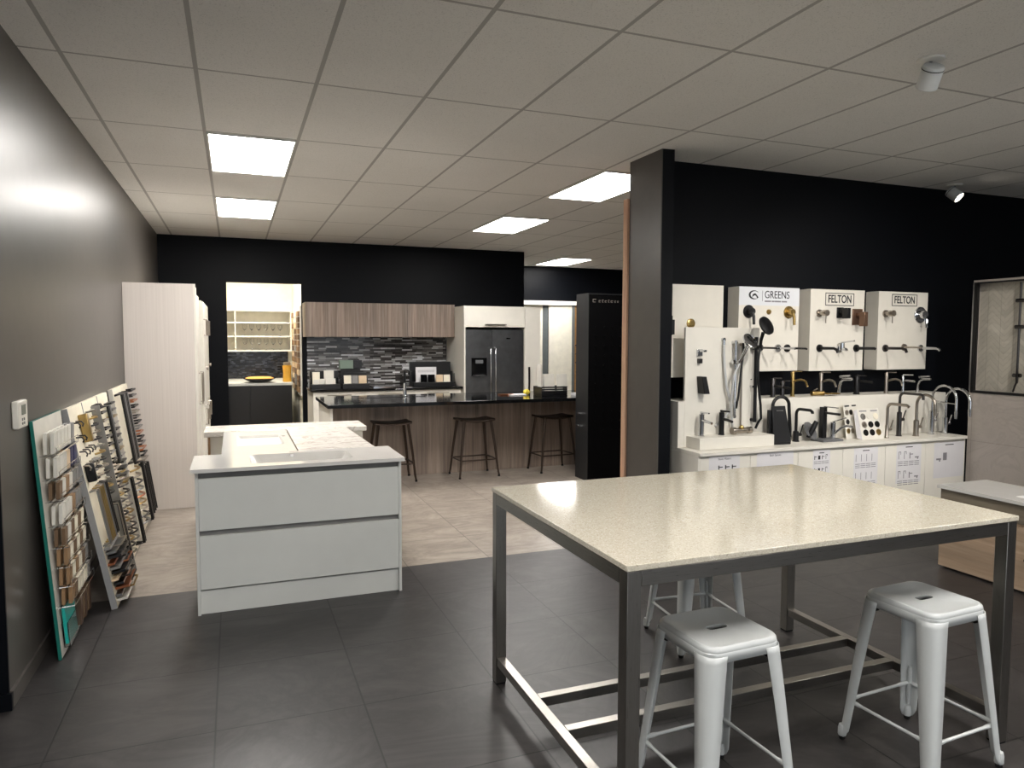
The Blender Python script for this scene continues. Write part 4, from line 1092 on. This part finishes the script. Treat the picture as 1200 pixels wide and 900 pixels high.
# black taps toward the left end
p = bp(932.5, 514); square_neck(p, top_at(p, 479), .17, 'matt_black', 'black square-neck tap right beside the black cover', .012, .022, .012, .08)
p = bp(964, 512); t = thing('basin_tap', 'tall square black tap with flat straight spout on the bench', 'tap', p, 0, 'kitchen taps on the white bench'); h = top_at(p, 477)
bx(-.021, .021, -.021, .021, 0, h).build('body', 'matt_black', t, .003); bx(-.012, .012, -.17, -.021, h*.80, h*.80+.018).build('spout', 'matt_black', t, .002); bx(-.008, .008, -.15, -.01, h+.002, h+.008).build('lever', 'gunmetal', t, .001)
p = bp(975.5, 512); t = thing('basin_tap', 'chrome tap with raised lever and angled spout before the finish cards', 'tap', p, 0, 'kitchen taps on the white bench'); h = top_at(p, 495)
MB().lathe([(.024, 0), (.024, h), (.01, h+.006)], 18).build('body', 'chrome', t); MB().tube([(0, -.02, h*.35), (0, -.09, h*.75), (0, -.15, h*.93), (0, -.20, h*.9)], [.012, .011, .01, .009], 10).build('spout', 'chrome', t); MB().tube([(0, 0, h+.004), (0, -.13, h+.05)], .006, 8).build('lever', 'chrome', t)
p = bp(916, 516); p = Vector((p.x*.978, p.y*.978, p.z)); t = thing('tap_with_cover', 'black arched pull-out tap in front of a black panel', 'tap', p, R(-4)); h = top_at(p, 465); 
MB().prism([(-.075, .0), (.085, .0), (.125, .05), (-.075, .05)], 0, h*.14).build('base', 'matt_black', t, .004)
s = MB(); s.loft([[(-.075, -.005, .02), (.085, -.005, .02), (.085, .015, .02), (-.075, .015, .02)], [(-.075, .025, h*.80), (.045, .025, h*.80), (.045, .04, h*.80), (-.075, .04, h*.80)]]); s.build('panel', 'grey_plastic' if False else 'black_plastic', t, .003)
bx(-.04, .02, .016, .022, h*.70, h*.712).build('logo_bar', 'grey_chip', t)
pts = [(-.055, .045, .05), (-.055, .045, h-.075)]+[(-.055+.075*(1-math.cos(R(a))), .045, h-.075+.07*math.sin(R(a))) for a in range(15, 180, 15)]+[(.095, .045, h-.09), (.11, .045, h*.3), (.11, .045, .05)]
MB().tube(pts, .013, 12).build('arched_spout', 'matt_black', t)
bx(-.095, -.07, .03, .06, .0, h*.72).build('side_post', 'black_plastic', t, .003)
p = bp(949, 514.5); t = thing('loose_tap', 'dark grey round dish with a black handle lying on the bench', 'tap part', p)
s = MB(); s.at(Matrix.Translation((0, 0, .078)) @ Matrix.Rotation(R(60), 4, 'X') @ Matrix.Rotation(R(20), 4, 'Y')); s.lathe([(.0, -.012), (.06, -.012), (.078, .0), (.074, .012), (.0, .016)], 24); s.build('dish', 'grey_plastic', t)
MB().tube([(-.045, -.03, .03), (-.01, -.05, .12), (.01, -.055, .16)], [.018, .022, .018], 10).build('handle', 'matt_black', t)
p = bp(975, 518); tag(MB().box(p.x-.09, p.x+.12, p.y-.0, p.y+.13, BZ+.0008, BZ+.018).build('sample_slab', 'grey_plastic'), 'flat grey sample slab lying at the bench front', 'sample')

def finish_card(pxs, label, mats, head, lean=.28, name='finish_card', rz=0):
    A = bp(*pxs[0]); B = bp(*pxs[1]); w_ = (B-A).length; h_ = top_at(A, pxs[2])*1.02
    if head: A = Vector((A.x*.99, A.y*.99, A.z))
    t = thing(name, label, 'card', A, 0, 'tap finish cards on the bench', rot=(-lean, 0, math.atan2(B.y-A.y, B.x-A.x)))
    bx(0, w_, 0, .003, 0, h_).build('card', 'white_chip', t)
    s = MB(); s.box(w_*.08, w_*.42, -.0012, -.0002, h_*.9, h_*.94); s.box(w_*.6, w_*.92, -.0012, -.0002, h_*.9, h_*.94); s.build('print', 'ink' if head else 'faint_ink', t)
    for r in range(3):
        for k in range(3):
            m_ = mats[r*3+k]
            if not m_: continue
            s = MB(); s.tube([(w_*(.2+.3*k), -.0002, h_*(.74-.26*r)), (w_*(.2+.3*k), -.004, h_*(.74-.26*r))], w_*.115, 20); s.build('finish_disc', m_, t)
    bx(w_*.3, w_*.7, .004, .008, 0, h_*.8).build('strut', 'white_chip', t)
    if not head:
        s = MB(); s.loft([[(-.004, .0, .0), (-.001, .0, .0), (-.001, .0, h_*.98), (-.004, .0, h_*.98)], [(-.02, .035, .02), (-.017, .035, .02), (-.017, .02, h_*.95), (-.02, .02, h_*.95)]]); s.build('side_flap', 'paper', t)
finish_card(((1011, 515.5), (1036, 514), 479.5), 'white card of round metal finish discs in front of the riser', ['chrome', 'white_chip', 'cream_chip', 'brushed_nickel', 'gloss_black', 'gloss_black', 'gloss_black', 'gloss_black', 'brass'], False)
finish_card(((992, 513), (1012, 512), 473), 'white card of finish discs partly hidden behind the nearer card', ['brushed_nickel', 'gloss_black', None, 'gunmetal', None, None, 'brass', 'brushed_nickel', None], True, .14)

# --- basin mixer and shower display unit
_o = at(820, 528, 2, BZ+.0008); UW = at(907, 526, 1, _o.y).x-_o.x; UD = .19
t = thing('shower_display', 'white shower display panel with shallow tray on the tap bench', 'display panel', _o); SHM = Matrix.Translation(_o)
bx(0, UW, 0, UD, 0, .087).build('tray', 'cabinet_white', t, .003)
_p, _q = at(802, 383.5, 1, _o.y+UD), at(888.5, 383.5, 1, _o.y+UD)
bx(_p.x-_o.x, _q.x-_o.x, UD+.001, RY-_o.y-.001, 0, _p.z-_o.z).build('back_panel', 'cabinet_white', t, .002)
nrm = (SHM.to_3x3() @ Vector((0, 1, 0))); org = SHM @ Vector((0, UD, 0))
def sp_(x, y):   # local coordinates of a photographed point on the display panel's face
    d = CR*((x-600)/F_PX) - CU*((y-450)/F_PX) + CF; o = Vector((0, 0, EYE))
    return SHM.inverted() @ (o + d*((org-o).dot(nrm)/d.dot(nrm)))
def sw(v): return SHM @ Vector(v)
def sthing(name, label, cat, v, group=None): return thing(name, label, cat, sw(v), 0, group)
q = sp_(817, 417); t = sthing('wall_mixer', 'chrome square wall mixer high on the shower display panel', 'tap', (q.x, UD, q.z))
bx(-.036, .036, -.012, -.0005, -.072, .072).build('plate', 'gunmetal', t, .003); bx(-.022, .022, -.04, -.0125, .0, .05).build('handle', 'chrome', t, .003); bx(-.014, .014, -.10, -.0405, .03, .046).build('lever', 'chrome', t, .002); bx(-.014, .014, -.05, -.0125, -.055, -.02).build('diverter', 'gunmetal', t, .002)
q = sp_(817, 450); t = sthing('wall_mixer', 'black square wall mixer low on the shower display panel', 'tap', (q.x, UD, q.z))
bx(-.05, .03, -.014, -.0005, -.082, .082).build('plate', 'matt_black', t, .004); s = MB(); s.loft([[(-.02, -.09, .06), (.02, -.09, .06), (.02, -.0145, .06), (-.02, -.0145, .06)], [(-.005, -.10, -.07), (.045, -.10, -.07), (.045, -.0145, -.07), (-.005, -.0145, -.07)]]); s.build('lever', 'matt_black', t, .004)
def small_mixer(v, h, mat, label):
    t = sthing('basin_tap', label, 'tap', v, 'basin mixers on the shower display tray')
    MB().lathe([(.024, 0), (.024, .005), (.02, .008), (.02, h), (.012, h+.004)], 18).build('body', mat, t)
    s = MB(); s.tube([(0, -.01, h*.72), (.0, -.07, h*.70), (.0, -.125, h*.66)], [.012, .011, .01], 10); s.build('spout', mat, t)
    MB().tube([(0, .01, h+.012), (0, -.09, h+.014)], [.008, .006], 8).build('lever', mat, t)
small_mixer((.09, .11, .088), .165, 'chrome', 'chrome basin mixer on the left of the display tray')
small_mixer((.28, .12, .088), .17, 'matt_black', 'black basin mixer in the middle of the display tray')
t = sthing('bath_mixer', 'bronze-toned shower bar mixer lying on the display tray', 'tap', (.36, .10, .088+.028))
MB().tube([(0, 0, 0), (.03, 0, 0), (.035, 0, 0), (.15, .01, 0), (.155, .01, 0), (.19, .012, 0)], [.027, .027, .02, .02, .026, .026], 16).build('body', 'brushed_nickel', t)
MB().tube([(.08, .0, .015), (.1, .0, .03)], .018, 12).build('knob', 'brass', t)
def slide_rail(x, zlo, zhi, mat, label, z_slide, hose_mat, head, out=.055, r=.009, hose=None):
    t = sthing('shower_rail', label, 'shower rail', (x, UD, 0), 'shower rails on the display panel')
    MB().cyl((0, -out, zlo), (0, -out, zhi), r, n=14).build('rail', mat, t)
    for z in (zlo+.015, zhi-.015):
        s = MB(); s.tube([(0, -.0005, z), (0, -.008, z)], .022, 18); s.cyl((0, -.008, z), (0, -out-.008, z), .013, n=14); s.build('bracket', mat, t)
    s = MB(); s.cyl((-.03, -out, z_slide), (.035, -out, z_slide), .018, n=14); s.cyl((0, -out, z_slide), (0, -out-.05, z_slide+.005), .012, n=12); s.build('slider', mat, t)
    hd = MB(); hd.tube(head['stem'], [.011, .013, .014], 12); h = hd.build('hand_shower', head['mat'], t)
    s = MB(); s.at(Matrix.Translation(head['pos']) @ head['rot']); s.lathe([(.0, -.012), (.03, -.012), (head['r'], -.004), (head['r'], .008), (head['r']*.9, .012), (.0, .012)], 28); s.build('spray_face', head['mat'], h)
    if hose: MB().tube(hose, .0095, 8).build('hose', hose_mat, t)
    return t
qb0, qb1, qs, qh = sp_(881, 492), sp_(884, 398), sp_(884, 407), sp_(893, 384)
xr = qb1.x-.03
hx = sp_(893, 385).x-xr; hz_ = sp_(893, 385).z
hosepts = [(.0, -.10, qs.z-.01), (-.02, -.11, qs.z-.10), (-.01, -.10, qs.z-.25), (.03, -.09, qs.z-.45), (.045, -.08, qs.z-.55), (.03, -.07, qb0.z-.01), (.01, -.06, qb0.z-.06)]
slide_rail(xr, qb0.z-.01, qb1.z+.02, 'matt_black', 'black shower rail with round black hand shower', qs.z, 'matt_black',
    dict(stem=[(0, -.105, qs.z), (-.006, -.12, qs.z+.06), (-.008, -.145, qs.z+.115)], mat='matt_black', pos=(.0, -.165, qs.z+.165), rot=Matrix.Rotation(R(28), 4, 'Y') @ Matrix.Rotation(R(62), 4, 'X'), r=.074), out=.06, r=.0135, hose=hosepts)
q0, q1 = sp_(857, 490), sp_(857, 399)
slide_rail(q1.x, sp_(857, 489).z, q1.z, 'chrome', 'chrome shower rail with chrome hand shower', sp_(857, 424).z, 'hose_grey',
    dict(stem=[(0, -.10, sp_(857, 424).z), (.02, -.13, sp_(857, 424).z+.07), (.035, -.15, sp_(857, 424).z+.13)], mat='chrome', pos=(.045, -.16, sp_(857, 424).z+.16), rot=Matrix.Rotation(R(15), 4, 'Y') @ Matrix.Rotation(R(55), 4, 'X'), r=.064), r=.011,
    hose=[(0, -.10, sp_(857, 424).z-.01), (-.04, -.09, sp_(857, 424).z-.1), (-.05, -.07, .30), (-.01, -.05, .14), (.03, -.06, .10)])
qe = sp_(845, 398); qm = sp_(848, 440)
t = sthing('shower_outlet', 'round chrome wall outlet with a pale hose on the display panel', 'shower outlet', (qe.x, UD, qe.z))
s = MB(); s.tube([(0, -.0005, 0), (0, -.012, 0)], .028, 20); s.cyl((0, -.012, 0), (0, -.04, 0), .015, n=14); s.cyl((0, -.035, 0), (0, -.035, -.04), .011, n=12); s.build('elbow', 'chrome', t)
MB().tube([(0, -.035, -.04), (.0, -.037, -.12), (.012, -.04, -.25), (.02, -.05, -.36), (.05, -.06, -.46), (.07, -.055, -.50), (.05, -.04, -.56), (-.03, -.03, -.64), (-.06, -.03, -.66)], .0105, 8).build('hose', 'hose_grey', t)
t = sthing('shower_rail', 'slim nickel rail with curved black tube between the chrome and black rails', 'shower rail', (sp_(866, 400).x, UD, 0), 'shower rails on the display panel')
za, zb_ = .14, sp_(866, 402).z
MB().cyl((0, -.04, za), (0, -.04, zb_), .007, n=12).build('rail', 'brushed_nickel', t)
MB().tube([(0, -.0005, zb_-.01), (0, -.05, zb_-.01)], .012, 12).build('bracket', 'brushed_nickel', t)
MB().tube([(.0, -.05, zb_), (.0, -.06, zb_-.06), (-.03, -.07, zb_-.2), (-.05, -.07, zb_-.4), (-.06, -.06, zb_-.5)], .008, 8).build('hose', 'matt_black', t)

# --- printed sheets taped on the cabinet doors
YD = BYF+.0095
def icon(s, kind, x, z, k):
    if kind == 'tap':
        s.box(x, x+.008*k, -.0011, -.0004, z, z+.04*k); s.box(x+.008*k, x+.032*k, -.0011, -.0004, z+.026*k, z+.032*k)
    elif kind == 'goose':
        s.box(x, x+.005*k, -.0011, -.0004, z, z+.05*k); s.box(x+.005*k, x+.022*k, -.0011, -.0004, z+.045*k, z+.05*k); s.box(x+.018*k, x+.022*k, -.0011, -.0004, z+.03*k, z+.045*k)
    elif kind == 'box': s.box(x, x+.028*k, -.0011, -.0004, z, z+.04*k)
    elif kind == 'bar': s.box(x, x+.004*k, -.0011, -.0004, z, z+.05*k)
    elif kind == 'low':
        s.box(x, x+.035*k, -.0011, -.0004, z+.004, z+.012*k); s.box(x+.02*k, x+.03*k, -.0011, -.0004, z-.006*k, z+.004)
def sheet(px0, px1, py0, h, label, title, rows_, cols_, kind, dark='ink', lines=True, w_=None):
    A, B = at(px0, py0, 1, YD), at(px1, py0, 1, YD); w_ = B.x-A.x
    t = thing('printed_sheet', label, 'paper', (A.x, YD, A.z-h), 0, 'printed sheets on the tap bench doors')
    bx(0, w_, -.0004, .0, 0, h).build('paper', 'paper', t)
    if title: text(title, .022, (w_*.5, -.0008, h-.022), FRONT, 'ink', t, 'title', .0002)
    else: bx(w_*.36, w_*.64, -.0011, -.0004, h-.026, h-.019).build('title', 'ink', t)
    s, f = MB(), MB(); k = w_/.2
    for r in range(rows_):
        for c in range(cols_):
            x = w_*(.08+.88*c/cols_); z = h-.082*k*1.05-r*.115*k
            icon(s, kind[(r*cols_+c) % len(kind)], x, z, k*.9)
            if lines:
                for j in range(3): f.box(x-.004, x+w_*.7/cols_, -.001, -.0004, z-.018*k-.011*k*j, z-.014*k-.011*k*j)
    s.build('print_pattern', dark, t)
    if lines: f.build('caption_pattern', 'faint_ink', t)
sheet(831, 867, 535.5, .29, 'sheet with four tap pictures, taped on the door nearest the partition', 'Basin Mixers', 1, 4, ['low', 'tap', 'tap', 'tap'], 'ink', True)
sheet(887, 930, 531.5, .29, 'landscape sheet on the second door from the partition', 'Bath Spouts', 1, 2, ['low', 'low'], 'faint_ink', True)
sheet(953, 973, 528, .22, 'small sheet with dark tap pictures, third from the partition', '', 2, 4, ['tap', 'box', 'tap', 'goose'], 'ink', True)
sheet(1001, 1029, 525.5, .30, 'sheet with faint long pictures, fourth from the partition', '', 2, 4, ['bar'], 'faint_ink', True)
sheet(1051, 1080, 521.5, .32, 'sheet with two rows of kitchen tap pictures, slightly curled', '', 2, 4, ['goose', 'goose', 'tap', 'low'], 'faint_ink', True)
sheet(1095, 1130, 519, .30, 'mostly blank sheet with two tap pictures, on the door farthest from the partition', '', 1, 4, ['low', 'box', '', ''], 'faint_ink', False)

# ------------------------------------------------------------------ tiled shower wall on the right
XT = 5.86; YE = 4.30
ZT0, ZT1 = at(1170, 462.5, 0, XT).z, at(1170, 329, 0, XT).z
w = MB()
w.box(XT, XT+.0695, 1.5, YE, 0, ZT0); w.box(XT, XT+.0695, 1.5, YE, ZT1, ZT1+.017); w.box(XT, XT+.0695, YE-.012, YE, ZT0, ZT1)
struct('wall_tiled', w, 'marble_tile', 'low wall of marble-look tiles right of the tap bench')
struct('wall_tiled_back', bx(XT+.07, XT+.14, 1.5, YE-.012, 0, ZT1+.017), 'chevron_tile', 'chevron-tiled shower wall seen through the framed opening')
struct('wall_tiled_cap', bx(XT-.002, XT+.14, 1.5, YE+.002, ZT1+.0175, ZT1+.025), 'black_paint')
fr = MB(); fr.box(XT-.006, XT+.03, 1.5, YE-.0125, ZT0+.001, ZT0+.022); fr.box(XT-.006, XT+.03, YE-.034, YE-.0125, ZT0+.022, ZT1-.001); fr.box(XT-.006, XT+.03, 1.5, YE-.034, ZT1-.013, ZT1-.001)
tag(fr.build('shower_frame', 'matt_black'), 'black metal frame around the tiled shower opening', 'frame', kind='structure')
fr = MB(); fr.box(XT-.009, XT-.0065, YE-.012, YE-.001, ZT0+.02, ZT1); fr.build('trim_1', 'alu')['kind'] = 'structure'
pr = at(1196, 352, 0, XT+.03); pr2 = at(1192, 440, 0, XT+.03)
t = thing('shower_rail', 'dark shower rail on the chevron tiles behind the framed opening', 'shower rail', (XT+.03, pr.y, 0))
MB().cyl((0, 0, ZT0+.1), (0, 0, ZT1-.02), .009, n=12).build('rail', 'gunmetal', t)
for z in (pr.z, at(1196, 383, 0, XT+.03).z, pr2.z):
    s = MB(); s.cyl((.039, 0, z), (0, 0, z), .012, n=12); s.cyl((-.0, .03, z), (0, -.03, z), .016, n=12); s.build('bracket', 'gunmetal', t)
MB().tube([(-.02, -.01, pr2.z+.1), (-.03, -.02, pr2.z-.05), (-.02, -.0, ZT0+.08), (-.01, .02, ZT0+.03)], .007, 8).build('hose', 'gunmetal', t)

# ------------------------------------------------------------------ timber vanity at the right
t = thing('bathroom_vanity', 'low timber-look vanity with pale stone top at the right edge', 'vanity', (4.60, 2.30, 0)); L_ = 1.25
bx(.02, .46, .0, L_, .012, .545).build('carcass', 'pale_timber', t)
bx(.03, .44, .02, L_-.02, 0, .012).build('base', 'rubber', t)
bx(0, .019, 0, L_, .435, .545).build('top_drawer', 'olive_timber', t, .001)
dr = bx(0, .019, 0, L_, .014, .415).build('drawer', 'pale_timber', t, .001)
kb = MB(); kb.cyl((0, .64, .22), (-.03, .64, .22), .012, n=12); kb.build('knob', 'matt_black', dr)
basin_top(t, -.02, .475, -.02, L_+.015, .56, .582, (.24, .55, .14, .26), .05, 'basin_white', .02)
bx(.0, .45, 0, L_, .546, .559).build('shadow_gap', 'olive_timber', t)

# fit the sign lettering to its measured width and make it mesh
bpy.context.view_layer.update()
for o in [x for x in bpy.data.objects if x.type == 'FONT']:
    k = o['target_w']/max(o.dimensions.x, 1e-4) if 'target_w' in o else 1
    me = bpy.data.meshes.new_from_object(o.evaluated_get(bpy.context.evaluated_depsgraph_get()))
    for v in me.vertices: v.co.x *= k
    n = bpy.data.objects.new('lettering', me); C.objects.link(n); n.name = o.name.split('.')[0]+'_text'
    n.parent = o.parent; n.location = o.location; n.rotation_euler = o.rotation_euler
    bpy.data.objects.remove(o)
for o in bpy.data.objects:
    for k in ('w', 'L'):
        if k in o: del o[k]

# ------------------------------------------------------------------ world and view
w = bpy.data.worlds.new('world'); bpy.context.scene.world = w; w.use_nodes = True
bg = w.node_tree.nodes['Background']
bg.inputs[0].default_value = (.86, .93, 1, 1); bg.inputs[1].default_value = 1.0
sc = bpy.context.scene
sc.view_settings.view_transform = 'Standard'; sc.view_settings.look = 'None'; sc.view_settings.gamma = 1; sc.view_settings.exposure = .68
sc.view_settings.use_curve_mapping = False
sc.cycles.use_denoising = True
sc.cycles.max_bounces = 8; sc.cycles.diffuse_bounces = 5
